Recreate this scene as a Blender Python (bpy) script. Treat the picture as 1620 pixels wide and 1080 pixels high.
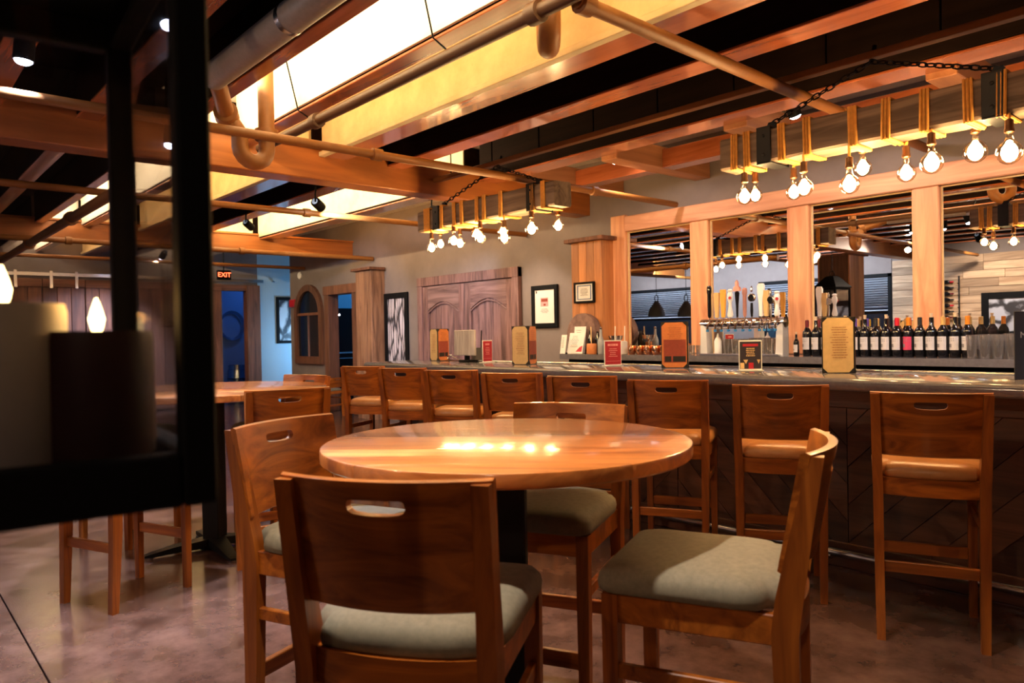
import bpy, math, random
from mathutils import Vector, Matrix
random.seed(7)
for o in list(bpy.data.objects): bpy.data.objects.remove(o)
SC = bpy.context.scene
COL = SC.collection
R = math.radians

# ------------------------------------------------------------------ camera
CAMH = 1.35
FPX = 1173.0
yaw, pitch, roll = R(41.32), R(-.626), R(-1.052)
_f0 = Vector((-math.cos(yaw), math.sin(yaw), 0)); _r0 = Vector((math.sin(yaw), math.cos(yaw), 0)); _u0 = Vector((0, 0, 1))
FW = _f0*math.cos(pitch) + _u0*math.sin(pitch); _u = _u0*math.cos(pitch) - _f0*math.sin(pitch)
RT = _r0*math.cos(roll) + _u*math.sin(roll); UP = _u*math.cos(roll) - _r0*math.sin(roll)
cam = bpy.data.cameras.new('camera'); camo = bpy.data.objects.new('camera', cam); COL.objects.link(camo)
camo.matrix_world = Matrix(((RT.x, UP.x, -FW.x, 0), (RT.y, UP.y, -FW.y, 0), (RT.z, UP.z, -FW.z, CAMH), (0, 0, 0, 1)))
cam.sensor_width = 36; cam.lens = FPX/1620*36; cam.clip_start = .02
cam.dof.use_dof = True; cam.dof.focus_distance = 4.2; cam.dof.aperture_fstop = 4.5
SC.camera = camo

def A(px, py, x=None, y=None, z=None):
    d = FW + RT*((px-810)/FPX) + UP*((540-py)/FPX)
    if z is not None: s = (z-CAMH)/d.z
    elif y is not None: s = y/d.y
    else: s = x/d.x
    return Vector((0, 0, CAMH)) + d*s

# ------------------------------------------------------------------ world and exposure
w = bpy.data.worlds.new('world'); SC.world = w; w.use_nodes = True
w.node_tree.nodes['Background'].inputs[0].default_value = (.25, .4, .8, 1)
w.node_tree.nodes['Background'].inputs[1].default_value = .35
vs = SC.view_settings
vs.view_transform = 'Standard'; vs.look = 'None'; vs.exposure = 0.34; vs.gamma = 1; vs.use_curve_mapping = False

# ------------------------------------------------------------------ lights of the room
def lamp(kind, name, loc, power, color, target=None, **k):
    l = bpy.data.lights.new(name, kind); l.energy = power; l.color = color
    for a, v in k.items(): setattr(l, a, v)
    o = bpy.data.objects.new(name, l); COL.objects.link(o); o.location = loc
    if target is not None:
        o.rotation_euler = (Vector(target)-Vector(loc)).to_track_quat('-Z', 'Y').to_euler()
    return o
WARM = (1, .58, .23); COOL = (.72, .80, 1); AMBER = (1, .47, .10)

# ------------------------------------------------------------------ mesh helpers
class MB:
    def __init__(s): s.v = []; s.f = []; s.m = []
    def add(s, vs_, fs, M=None, mi=0):
        b = len(s.v)
        for p in vs_:
            p = Vector(p)
            s.v.append(M @ p if M else p)
        for f in fs: s.f.append([b+i for i in f]); s.m.append(mi)
        return s
    def box(s, lo, hi, bev=0, M=None, mi=0):
        x0, y0, z0 = lo; x1, y1, z1 = hi
        if bev <= 0:
            vs_ = [(x, y, z) for z in (z0, z1) for y in (y0, y1) for x in (x0, x1)]
            fs = [(0, 2, 3, 1), (4, 5, 7, 6), (0, 1, 5, 4), (2, 6, 7, 3), (0, 4, 6, 2), (1, 3, 7, 5)]
            return s.add(vs_, fs, M, mi)
        c = [(x0+x1)/2, (y0+y1)/2, (z0+z1)/2]; h = [(x1-x0)/2, (y1-y0)/2, (z1-z0)/2]
        b = min(bev, min(h)*.9); vs_ = []; idx = {}
        for sx in (-1, 1):
            for sy in (-1, 1):
                for sz in (-1, 1):
                    for ax in range(3):
                        p = [h[0]-b, h[1]-b, h[2]-b]; p[ax] += b
                        idx[(sx, sy, sz, ax)] = len(vs_)
                        vs_.append((c[0]+sx*p[0], c[1]+sy*p[1], c[2]+sz*p[2]))
        fs = []
        def q(*k): fs.append([idx[i] for i in k])
        for t in (-1, 1):
            q((t, -1, -1, 0), (t, 1, -1, 0), (t, 1, 1, 0), (t, -1, 1, 0))
            q((-1, t, -1, 1), (1, t, -1, 1), (1, t, 1, 1), (-1, t, 1, 1))
            q((-1, -1, t, 2), (1, -1, t, 2), (1, 1, t, 2), (-1, 1, t, 2))
        for a in (-1, 1):
            for b_ in (-1, 1):
                q((a, b_, -1, 0), (a, b_, 1, 0), (a, b_, 1, 1), (a, b_, -1, 1))
                q((a, -1, b_, 0), (a, 1, b_, 0), (a, 1, b_, 2), (a, -1, b_, 2))
                q((-1, a, b_, 1), (1, a, b_, 1), (1, a, b_, 2), (-1, a, b_, 2))
        for sx in (-1, 1):
            for sy in (-1, 1):
                for sz in (-1, 1): q((sx, sy, sz, 0), (sx, sy, sz, 1), (sx, sy, sz, 2))
        return s.add(vs_, fs, M, mi)
    def lathe(s, prof, n=16, M=None, mi=0, cap=True):
        vs_ = []; fs = []
        for r, z in prof:
            for i in range(n):
                a = 2*math.pi*i/n; vs_.append((r*math.cos(a), r*math.sin(a), z))
        for j in range(len(prof)-1):
            for i in range(n):
                k = (i+1) % n; fs.append((j*n+i, j*n+k, (j+1)*n+k, (j+1)*n+i))
        if cap:
            fs.append(list(range(n))[::-1]); fs.append([(len(prof)-1)*n+i for i in range(n)])
        return s.add(vs_, fs, M, mi)
    def tube(s, pts, r, n=8, closed=False, mi=0, radii=None):
        pts = [Vector(p) for p in pts]; N = len(pts); vs_ = []; fs = []
        up = None
        for i, p in enumerate(pts):
            if closed: t = pts[(i+1) % N]-pts[i-1]
            else: t = pts[min(i+1, N-1)]-pts[max(i-1, 0)]
            t.normalize()
            if up is None:
                up = Vector((0, 0, 1)) if abs(t.z) < .9 else Vector((1, 0, 0))
            x = t.cross(up)
            if x.length < 1e-4: x = t.orthogonal()
            x.normalize(); y = x.cross(t); up = y
            rr = radii[i] if radii else r
            for k in range(n):
                a = 2*math.pi*k/n; vs_.append(p + x*(rr*math.cos(a)) + y*(rr*math.sin(a)))
        for j in range(N if closed else N-1):
            j2 = (j+1) % N
            for k in range(n):
                k2 = (k+1) % n; fs.append((j*n+k, j*n+k2, j2*n+k2, j2*n+k))
        if not closed:
            fs.append(list(range(n))[::-1]); fs.append([(N-1)*n+k for k in range(n)])
        return s.add(vs_, fs, None, mi)
    def prism(s, poly, a, b, axis='z', M=None, mi=0):
        n = len(poly)
        def P(u, v, t):
            return {'z': (u, v, t), 'y': (u, t, v), 'x': (t, u, v)}[axis]
        vs_ = [P(u, v, a) for u, v in poly] + [P(u, v, b) for u, v in poly]
        fs = [list(range(n))[::-1], [n+i for i in range(n)]] + [(i, (i+1) % n, n+(i+1) % n, n+i) for i in range(n)]
        return s.add(vs_, fs, M, mi)
    def loft(s, rings, M=None, mi=0):
        n = len(rings[0]); vs_ = [p for r in rings for p in r]; fs = []
        for j in range(len(rings)-1):
            for i in range(n):
                k = (i+1) % n; fs.append((j*n+i, j*n+k, (j+1)*n+k, (j+1)*n+i))
        fs.append(list(range(n))[::-1]); fs.append([(len(rings)-1)*n+i for i in range(n)])
        return s.add(vs_, fs, M, mi)
    def build(s, name, mats, parent=None, smooth=35, recenter=True):
        me = bpy.data.meshes.new(name)
        off = Vector((0, 0, 0))
        if recenter and parent is None and s.v:
            xs = [p.x for p in s.v]; ys = [p.y for p in s.v]; zs = [p.z for p in s.v]
            off = Vector(((min(xs)+max(xs))/2, (min(ys)+max(ys))/2, min(zs)))
        me.from_pydata([tuple(p-off) for p in s.v], [], s.f)
        if not isinstance(mats, (list, tuple)): mats = [mats]
        for m in mats: me.materials.append(m)
        if len(mats) > 1:
            for p, i in zip(me.polygons, s.m): p.material_index = i
        import bmesh
        bm = bmesh.new(); bm.from_mesh(me); bmesh.ops.recalc_face_normals(bm, faces=bm.faces[:]); bm.to_mesh(me); bm.free()
        if smooth:
            me.shade_smooth(); me.set_sharp_from_angle(angle=R(smooth))
        o = bpy.data.objects.new(name, me); COL.objects.link(o); o.location = off
        if parent: o.parent = parent
        return o

def tag(o, label=None, cat=None, group=None, kind=None):
    if label: o['label'] = label
    if cat: o['category'] = cat
    if group: o['group'] = group
    if kind: o['kind'] = kind
    return o
def empty(name, loc=(0, 0, 0), rz=0):
    o = bpy.data.objects.new(name, None); COL.objects.link(o); o.location = loc; o.rotation_euler = (0, 0, rz)
    o.empty_display_size = .1
    return o
def copy_tree(o, parent=None):
    c = o.copy(); COL.objects.link(c); c.parent = parent
    for ch in o.children: copy_tree(ch, c)
    return c
def bx(name, lo, hi, mat, parent=None, bev=.003):
    return MB().box(lo, hi, bev).build(name, mat, parent)
def Tm(loc=(0, 0, 0), rz=0, rx=0, ry=0):
    return Matrix.Translation(loc) @ Matrix.Rotation(rz, 4, 'Z') @ Matrix.Rotation(ry, 4, 'Y') @ Matrix.Rotation(rx, 4, 'X')

# ------------------------------------------------------------------ materials
def nmat(name):
    m = bpy.data.materials.new(name); m.use_nodes = True
    nt = m.node_tree; b = nt.nodes['Principled BSDF']
    return m, nt, b
def plain(name, col, rough=.5, metal=0, coat=0, emit=None, es=0, var=0, spec=.5):
    m, nt, b = nmat(name)
    b.inputs['Base Color'].default_value = (*col, 1); b.inputs['Roughness'].default_value = rough
    b.inputs['Metallic'].default_value = metal; b.inputs['Coat Weight'].default_value = coat
    b.inputs['Specular IOR Level'].default_value = spec
    if emit: b.inputs['Emission Color'].default_value = (*emit, 1); b.inputs['Emission Strength'].default_value = es
    n = nt.nodes.new('ShaderNodeTexNoise'); n.inputs['Scale'].default_value = 40; n.inputs['Detail'].default_value = 3
    tc = nt.nodes.new('ShaderNodeTexCoord'); nt.links.new(tc.outputs['Object'], n.inputs['Vector'])
    if var:
        mx = nt.nodes.new('ShaderNodeMix'); mx.data_type = 'RGBA'
        mx.inputs[6].default_value = (*[c*(1-var) for c in col], 1); mx.inputs[7].default_value = (*[min(1, c*(1+var)) for c in col], 1)
        nt.links.new(n.outputs['Fac'], mx.inputs[0]); nt.links.new(mx.outputs[2], b.inputs['Base Color'])
    return m
def wood(name, c1, c2, rough=.4, grain='z', sc=1.0, coat=0, rand=.25, bump=.15, dist=1.2, coatr=.10, spec=.5):
    m, nt, b = nmat(name); L = nt.links.new
    tc = nt.nodes.new('ShaderNodeTexCoord'); mp = nt.nodes.new('ShaderNodeMapping')
    k = {'x': (1.2, 14, 14), 'y': (14, 1.2, 14), 'z': (14, 14, 1.2)}[grain]
    mp.inputs['Scale'].default_value = tuple(a*sc for a in k)
    oi = nt.nodes.new('ShaderNodeObjectInfo')
    ad = nt.nodes.new('ShaderNodeVectorMath'); ad.operation = 'ADD'
    mu = nt.nodes.new('ShaderNodeVectorMath'); mu.operation = 'SCALE'; mu.inputs['Scale'].default_value = 37
    cx = nt.nodes.new('ShaderNodeCombineXYZ')
    for i in range(3): L(oi.outputs['Random'], cx.inputs[i])
    L(cx.outputs[0], mu.inputs[0]); L(tc.outputs['Object'], mp.inputs['Vector']); L(mp.outputs[0], ad.inputs[0]); L(mu.outputs[0], ad.inputs[1])
    n = nt.nodes.new('ShaderNodeTexNoise'); n.inputs['Scale'].default_value = 1; n.inputs['Detail'].default_value = 5
    n.inputs['Roughness'].default_value = .6; n.inputs['Distortion'].default_value = dist
    L(ad.outputs[0], n.inputs['Vector'])
    r = nt.nodes.new('ShaderNodeValToRGB'); r.color_ramp.elements[0].position = .33; r.color_ramp.elements[1].position = .68
    r.color_ramp.elements[0].color = (*c1, 1); r.color_ramp.elements[1].color = (*c2, 1)
    L(n.outputs['Fac'], r.inputs[0])
    hv = nt.nodes.new('ShaderNodeHueSaturation')
    mr = nt.nodes.new('ShaderNodeMapRange'); mr.inputs[3].default_value = 1-rand; mr.inputs[4].default_value = 1+rand
    L(oi.outputs['Random'], mr.inputs[0]); L(mr.outputs[0], hv.inputs['Value']); L(r.outputs[0], hv.inputs['Color'])
    L(hv.outputs[0], b.inputs['Base Color'])
    b.inputs['Roughness'].default_value = rough; b.inputs['Coat Weight'].default_value = coat; b.inputs['Coat Roughness'].default_value = coatr; b.inputs['Specular IOR Level'].default_value = spec
    bp = nt.nodes.new('ShaderNodeBump'); bp.inputs['Strength'].default_value = bump; bp.inputs['Distance'].default_value = .004
    L(n.outputs['Fac'], bp.inputs['Height']); L(bp.outputs[0], b.inputs['Normal'])
    return m
def mottled(name, c1, c2, scale, rough, rough2=None, bump=.1, detail=6, spec=.5):
    m, nt, b = nmat(name); L = nt.links.new
    tc = nt.nodes.new('ShaderNodeTexCoord'); n = nt.nodes.new('ShaderNodeTexNoise')
    n.inputs['Scale'].default_value = scale; n.inputs['Detail'].default_value = detail; n.inputs['Roughness'].default_value = .65
    geo = nt.nodes.new('ShaderNodeNewGeometry')
    L(geo.outputs['Position'], n.inputs['Vector'])
    r = nt.nodes.new('ShaderNodeValToRGB'); r.color_ramp.elements[0].position = .3; r.color_ramp.elements[1].position = .72
    r.color_ramp.elements[0].color = (*c1, 1); r.color_ramp.elements[1].color = (*c2, 1)
    L(n.outputs['Fac'], r.inputs[0]); L(r.outputs[0], b.inputs['Base Color'])
    b.inputs['Specular IOR Level'].default_value = spec
    if rough2 is not None:
        mr = nt.nodes.new('ShaderNodeMapRange'); mr.inputs[3].default_value = rough; mr.inputs[4].default_value = rough2
        L(n.outputs['Fac'], mr.inputs[0]); L(mr.outputs[0], b.inputs['Roughness'])
    else: b.inputs['Roughness'].default_value = rough
    n2 = nt.nodes.new('ShaderNodeTexNoise'); n2.inputs['Scale'].default_value = scale*12; n2.inputs['Detail'].default_value = 2
    L(geo.outputs['Position'], n2.inputs['Vector'])
    bp = nt.nodes.new('ShaderNodeBump'); bp.inputs['Strength'].default_value = bump; bp.inputs['Distance'].default_value = .002
    L(n2.outputs['Fac'], bp.inputs['Height']); L(bp.outputs[0], b.inputs['Normal'])
    return m
def glassy(name, tint=(1, 1, 1), refl=.12, rough=.02, sparkle=0):
    # thin clear glass: see-through with a mirror coat that grows at grazing angles
    m = bpy.data.materials.new(name); m.use_nodes = True; nt = m.node_tree; L = nt.links.new
    nt.nodes.remove(nt.nodes['Principled BSDF'])
    t = nt.nodes.new('ShaderNodeBsdfTransparent'); t.inputs[0].default_value = (*tint, 1)
    g = nt.nodes.new('ShaderNodeBsdfGlossy'); g.inputs['Roughness'].default_value = rough
    fr = nt.nodes.new('ShaderNodeLayerWeight'); fr.inputs[0].default_value = .25
    ad = nt.nodes.new('ShaderNodeMath'); ad.operation = 'MULTIPLY_ADD'; ad.inputs[1].default_value = .8; ad.inputs[2].default_value = refl
    ad.use_clamp = True
    mx = nt.nodes.new('ShaderNodeMixShader'); L(fr.outputs['Facing'], ad.inputs[0]); L(ad.outputs[0], mx.inputs[0])
    L(t.outputs[0], mx.inputs[1]); L(g.outputs[0], mx.inputs[2]); last = mx
    if sparkle:  # pale diffuse share standing in for sparkle off the glass edges
        df = nt.nodes.new('ShaderNodeBsdfTranslucent'); df.inputs[0].default_value = (.95, .9, .9, 1)
        d2 = nt.nodes.new('ShaderNodeBsdfDiffuse'); d2.inputs[0].default_value = (.95, .9, .9, 1)
        ma = nt.nodes.new('ShaderNodeMixShader'); L(df.outputs[0], ma.inputs[1]); L(d2.outputs[0], ma.inputs[2])
        m2 = nt.nodes.new('ShaderNodeMixShader'); m2.inputs[0].default_value = sparkle; L(mx.outputs[0], m2.inputs[1]); L(ma.outputs[0], m2.inputs[2]); last = m2
    L(last.outputs[0], nt.nodes['Material Output'].inputs[0])
    return m

M = {}
M['stool_z'] = wood('stool_wood_upright', (.17, .036, .003), (.44, .120, .013), .36, 'z', 1, .15, .12, .05)
M['stool_x'] = wood('stool_wood_across', (.17, .036, .003), (.50, .138, .015), .33, 'x', .8, .22, .12, .04, 2.0)
M['table'] = wood('table_wood', (.27, .064, .010), (.62, .205, .045), .34, 'x', .9, 1, .42, .0, 1.2, .135)
M['table_edge'] = wood('table_edge_wood', (.20, .065, .016), (.32, .11, .03), .3, 'x', .7, .4, .1, .03)
M['post'] = wood('post_timber', (.54, .20, .085), (.80, .40, .20), .55, 'z', .6, 0, .1, .2)
M['post_x'] = wood('header_timber', (.54, .23, .12), (.80, .42, .25), .6, 'x', .6, 0, .1, .2)
M['pillar'] = wood('pillar_board', (.34, .12, .035), (.58, .24, .08), .5, 'z', .7, .1, .25, .2)
M['pillarold'] = wood('weathered_pillar_board', (.10, .042, .020), (.33, .165, .090), .65, 'z', .7, 0, .3, .3)
M['joist'] = wood('joist_stained', (.007, .003, .002), (.018, .008, .005), .85, 'x', .5, 0, .15, .12, spec=.08)
M['soffit'] = wood('joist_soffit', (.28, .066, .020), (.50, .140, .048), .25, 'x', .5, 1, .12, .008)
M['girder'] = wood('girder_timber', (.28, .085, .016), (.46, .150, .030), .45, 'y', .5, .1, .1, .12)
M['block'] = wood('blocking_timber', (.26, .10, .04), (.42, .18, .08), .5, 'y', .6, 0, .2, .12)
M['barn'] = wood('barn_board', (.085, .030, .014), (.22, .085, .042), .65, 'z', .8, 0, .3, .4)
M['barn_y'] = wood('barn_rail_board', (.085, .030, .014), (.22, .085, .042), .65, 'y', .8, 0, .3, .4)
M['old'] = wood('weathered_panel_wood', (.070, .032, .032), (.27, .145, .140), .6, 'z', .9, 0, .18, .4)
M['old_x'] = wood('weathered_panel_rail', (.10, .05, .05), (.30, .175, .17), .6, 'x', .9, 0, .15, .4)
M['barplank'] = wood('bar_front_plank', (.045, .017, .010), (.13, .05, .028), .4, 'x', .9, .2, .35, .3)
M['wallplank'] = wood('wall_plank', (.28, .17, .10), (.60, .42, .27), .75, 'x', .7, 0, .35, .3)
M['beam'] = wood('lamp_beam_timber', (.07, .045, .030), (.24, .165, .115), .75, 'x', .8, 0, .1, .6)
M['rope'] = plain('lamp_rope', (.62, .28, .05), .8, var=.3)
M['black'] = plain('black_steel', (.004, .004, .005), .5, 0, spec=.3)
M['blackmat'] = plain('black_paint', (.004, .004, .005), .65, spec=.12)
M['steel'] = plain('stainless_steel', (.62, .62, .64), .22, 1)
M['chrome'] = plain('chrome', (.85, .85, .87), .08, 1)
M['brushed'] = plain('brushed_steel', (.80, .80, .82), .38, .75)
M['brass'] = plain('socket_bronze', (.10, .045, .02), .4, .8)
M['pipe'] = plain('pipe_paint', (.24, .088, .016), .5, var=.15)
M['pipeshade'] = plain('pipe_shaded_tone', (.085, .035, .012), .5, var=.15)  # pipe colour darkened to carry the shade on the backlit underside
M['duct'] = plain('duct_wrap', (.22, .18, .16), .5, var=.2)
M['wall'] = mottled('wall_plaster', (.170, .135, .125), (.210, .170, .158), 3, .75, bump=.15)
M['wallblue'] = plain('hall_paint', (.35, .5, .6), .7, var=.05)
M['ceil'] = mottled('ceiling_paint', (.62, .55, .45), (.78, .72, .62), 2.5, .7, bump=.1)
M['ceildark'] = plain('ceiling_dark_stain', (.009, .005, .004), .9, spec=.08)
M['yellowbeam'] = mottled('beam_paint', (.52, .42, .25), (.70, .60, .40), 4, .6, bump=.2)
def stain(m, scale, thr, col):
    nt = m.node_tree; L = nt.links.new; b = nt.nodes['Principled BSDF']; src = b.inputs['Base Color'].links[0].from_socket
    g = nt.nodes.new('ShaderNodeNewGeometry'); n = nt.nodes.new('ShaderNodeTexNoise'); n.inputs['Scale'].default_value = scale; n.inputs['Detail'].default_value = 8; n.inputs['Roughness'].default_value = .75
    r = nt.nodes.new('ShaderNodeMapRange'); r.inputs[1].default_value = thr; r.inputs[2].default_value = thr+.04
    mx = nt.nodes.new('ShaderNodeMix'); mx.data_type = 'RGBA'; mx.inputs[7].default_value = (*col, 1)
    L(g.outputs['Position'], n.inputs['Vector']); L(n.outputs['Fac'], r.inputs[0]); L(r.outputs[0], mx.inputs[0]); L(src, mx.inputs[6]); L(mx.outputs[2], b.inputs['Base Color'])
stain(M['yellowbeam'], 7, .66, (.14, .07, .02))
M['floor'] = mottled('polished_concrete', (.055, .024, .015), (.175, .090, .065), 4.5, .08, .32, .06, 9)
M['counter'] = mottled('dark_stone_top', (.12, .112, .130), (.165, .155, .178), 30, .09, .13, 0)
M['mirror'] = plain('mirror_silver', (.86, .86, .86), .0, 1)
M['taupe'] = mottled('taupe_seat_cloth', (.19, .16, .105), (.26, .22, .15), 60, .8, bump=.3)
M['tan'] = mottled('tan_vinyl_seat', (.46, .19, .060), (.56, .25, .085), 20, .26, .34, bump=.1)
M['white'] = plain('white_plastic', (.8, .8, .8), .4)
M['paper'] = plain('white_paper', (.78, .74, .70), .7)
M['cream'] = plain('cream_paper', (.72, .50, .24), .7, var=.15)
M['menuorange'] = plain('menu_orange', (.60, .20, .06), .5, var=.2)
M['menured'] = plain('menu_red', (.28, .05, .03), .5, var=.3)
M['menublack'] = plain('menu_black', (.012, .010, .010), .5)
M['menugrey'] = plain('menu_cover_grey', (.055, .052, .058), .5, var=.1)
M['red'] = plain('card_red', (.42, .012, .03), .5)
M['redpaint'] = plain('alarm_red', (.5, .01, .015), .4)
M['ink'] = plain('ink', (.02, .02, .03), .6)
M['pinkink'] = plain('light_ink', (.8, .35, .35), .6)
M['darkcard'] = plain('card_dark', (.025, .018, .03), .5)
M['bottle'] = plain('dark_bottle_glass', (.006, .006, .008), .06, 0, .3)
M['label'] = plain('bottle_label', (.50, .48, .52), .6, var=.15)
M['labelink'] = plain('bottle_label_print', (.18, .17, .2), .6)
M['labelred'] = plain('bottle_label_red', (.5, .03, .10), .6)
M['glass'] = glassy('clear_glass', (.97, .97, .97), .30, .02, .05)
M['bulbglass'] = glassy('bulb_glass', (1, .93, .82), .05)
M['pane'] = glassy('lantern_pane', (.90, .90, .94), .02, .03)
M['copper'] = plain('copper_mug', (.75, .33, .16), .18, 1)
M['stone'] = mottled('millstone_rock', (.10, .055, .045), (.26, .15, .12), 14, .9, bump=.8)
M['keg'] = plain('keg_steel', (.5, .55, .6), .25, 1)
M['candledark'] = plain('burgundy_wax', (.018, .003, .004), .5, spec=.2)
M['candlegrey'] = plain('pale_wax', (.35, .31, .28), .6)
M['blind'] = plain('blind_slat', (.55, .60, .70), .5)
M['nightglass'] = plain('night_window_glass', (.01, .013, .02), .05)
def emis(name, col, s):
    m, nt, b = nmat(name); b.inputs['Base Color'].default_value = (0, 0, 0, 1)
    b.inputs['Emission Color'].default_value = (*col, 1); b.inputs['Emission Strength'].default_value = s
    return m
M['filament'] = emis('lamp_filament', (1, .66, .30), 240)
M['flame'] = emis('led_flame', (1, .72, .25), 14)
M['tube'] = emis('fluorescent_tube', (1, .80, .50), 12)
M['spotface'] = emis('spot_face', (.80, .87, 1), 45)
M['exitred'] = emis('exit_letters', (1, .09, .03), 6)
M['screen'] = emis('screen_blue', (.05, .30, .75), 1.2)

YB = 6.4; XE = -15.0; YF = -3.2; XR = 3.6; ZS = 3.3

# ================================================================== THE ROOM
# floor: sawn concrete slabs with open joints
fl = bx('floor', (-17.6, YF-.2, -.22), (XR+.2, 9.0, -.06), M['floor'], None, 0); tag(fl, kind='structure')
fy = [YF-.2, .536, 4.6, 9.0]; fx = [-17.6, -9.4, XR+.2]
SLABS = []
for i in range(2):
    for j in range(3):
        SLABS.append((i, j))
def onto(o, parent):
    # keep world-space coordinates of a mesh while making it a child of an unrotated parent
    o.parent = parent; o.location = o.location - parent.location
    return o
def part(name, mb, mat, parent, smooth=35):
    o = mb.build(name, mat, None, smooth)
    if name == 'print_lines': o['kind'] = 'stuff'
    return onto(o, parent)

for i, j in SLABS:
    part('slab', MB().box((fx[i]+.003, fy[j]+.003, -.06), (fx[i+1]-.003, fy[j+1]-.003, 0), .002), M['floor'], fl)

# back wall (behind the bar) with the doorway opening
dz = 2.12; dxl = A(522, 500, y=YB).x; dxr = A(562, 500, y=YB).x; cx = A(460, 500, y=YB).x
wb = MB().box((cx, YB, 0), (dxl, YB+.15, ZS)).box((dxl, YB, dz), (dxr, YB+.15, ZS)).box((dxr, YB, 0), (XR, YB+.15, ZS))
wall_back = tag(wb.build('wall_back', M['wall']), kind='structure')
# end wall with the storeroom opening
ey0 = A(352, 520, x=XE).y; ey1 = A(392, 520, x=XE).y; ez = A(372, 460, x=XE).z
wl = MB().box((XE-.15, YF, 0), (XE, ey0, ZS)).box((XE-.15, ey0, ez), (XE, ey1, ZS)).box((XE-.15, ey1, 0), (XE, 6.2, ZS))
wall_left = tag(wl.build('wall_left', M['wall']), kind='structure')
tag(MB().box((XE-.15, 6.2, 0), (XE, 8.4, ZS)).build('wall_alcove', M['wallblue']), kind='structure')
# window wall behind the guests (seen in the back bar mirrors) and the right side wall
wall_front = empty('wall_front', (-5.7, YF-.1, 0)); tag(wall_front, kind='structure')
part('plaster', MB().box((XE, YF-.15, 0), (-6.3, YF, .85)).box((XE, YF-.15, 2.45), (-6.3, YF, ZS)).box((-6.3, YF-.15, 0), (XR, YF-.02, ZS))
     .box((XE, YF-.15, .85), (-13.3, YF, 2.45)).box((-11.1, YF-.15, .85), (-9.3, YF, 2.45)), M['wall'], wall_front)
z = 0.06; row = 0
while z < 2.62:
    x = -6.28; hgt = .155
    while x < -.2:
        ln = random.choice((.7, .95, 1.3)); x1 = min(x+ln, -.2)
        pr = random.uniform(0, .014)
        part('plank', MB().box((x+.003, YF-.02, z+.003), (x1-.003, YF+.012+pr, z+hgt-.003), .003), M['wallplank'], wall_front)
        x = x1
    z += hgt; row += 1
wall_right = tag(bx('wall_right', (XR, YF, 0), (XR+.15, 8.4, ZS), M['wall'], None, 0), kind='structure')
# hallway and storeroom shells
tag(MB().box((XE-.15, 8.4, 0), (cx+3.4, 8.55, ZS)).box((cx-.02, YB+.15, 0), (cx+.10, 8.4, ZS)).build('wall_hall', M['wallblue']), kind='structure')
tag(MB().box((XE-2.6, ey0-.5, 0), (XE-2.45, 8.4, ZS)).box((XE-2.6, ey0-.65, 0), (XE-.15, ey0-.5, ZS)).box((XE-2.6, 8.4, 0), (XE-.15, 8.55, ZS)).build('wall_storeroom', M['wallblue']), kind='structure')
tag(MB().box((dxr+.5, YB+.15, 0), (dxr+.62, 8.4, ZS)).build('wall_sideroom', M['wallblue']), kind='structure')

# ------------------------------------------------------------------ ceiling: deck, joists, girders
ceiling = tag(bx('ceiling', (-17.6, YF-.2, ZS+.06), (XR+.2, 9.0, ZS+.2), M['ceildark'], None, 0), kind='structure')
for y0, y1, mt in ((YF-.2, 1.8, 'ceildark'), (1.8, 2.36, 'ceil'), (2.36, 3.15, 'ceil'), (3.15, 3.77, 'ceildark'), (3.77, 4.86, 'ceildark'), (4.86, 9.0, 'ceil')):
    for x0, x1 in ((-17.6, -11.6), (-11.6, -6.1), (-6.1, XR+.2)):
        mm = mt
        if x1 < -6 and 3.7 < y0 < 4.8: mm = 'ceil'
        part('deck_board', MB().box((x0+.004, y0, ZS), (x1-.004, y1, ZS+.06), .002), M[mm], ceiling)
JO = [(-2.9, -2.75), (-2.2, -2.05), (-1.45, -1.3), (-.75, -.6), (-.05, .10), (.58, .73), (1.16, 1.30), (1.74, 1.84), (2.30, 2.42), (3.04, 3.25), (3.67, 3.86), (4.75, 4.98)]
for y0, y1 in JO:
    for x0, x1 in ((-15, -11.62), (-11.38, -6.10), (-5.86, -.55), (-.30, XR)):
        part('joist', MB().box((x0, y0+.004, 2.92), (x1, y1-.004, ZS), .006), M['joist'], ceiling)
        part('soffit_board', MB().box((x0, y0, 2.9), (x1, y1, 2.919), .004), M['soffit'], ceiling)
# painted side boards that glow in the lit bay, with a small ledge
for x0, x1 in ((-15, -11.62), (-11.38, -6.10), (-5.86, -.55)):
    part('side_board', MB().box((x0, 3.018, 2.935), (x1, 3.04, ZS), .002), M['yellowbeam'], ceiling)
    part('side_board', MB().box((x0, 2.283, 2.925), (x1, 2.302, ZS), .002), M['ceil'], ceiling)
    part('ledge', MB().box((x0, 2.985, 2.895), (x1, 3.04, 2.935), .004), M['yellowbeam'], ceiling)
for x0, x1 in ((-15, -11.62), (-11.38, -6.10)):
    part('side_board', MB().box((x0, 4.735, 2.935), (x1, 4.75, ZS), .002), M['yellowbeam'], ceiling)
for xg in (-11.5, -5.98, -.42):
    part('girder', MB().box((xg-.12, YF, 2.70), (xg+.12, YB, 2.96), .008), M['girder'], ceiling)
    part('girder_plate', MB().box((xg-.15, YF, 2.955), (xg+.15, YB, 2.985), .003), M['girder'], ceiling)
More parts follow.
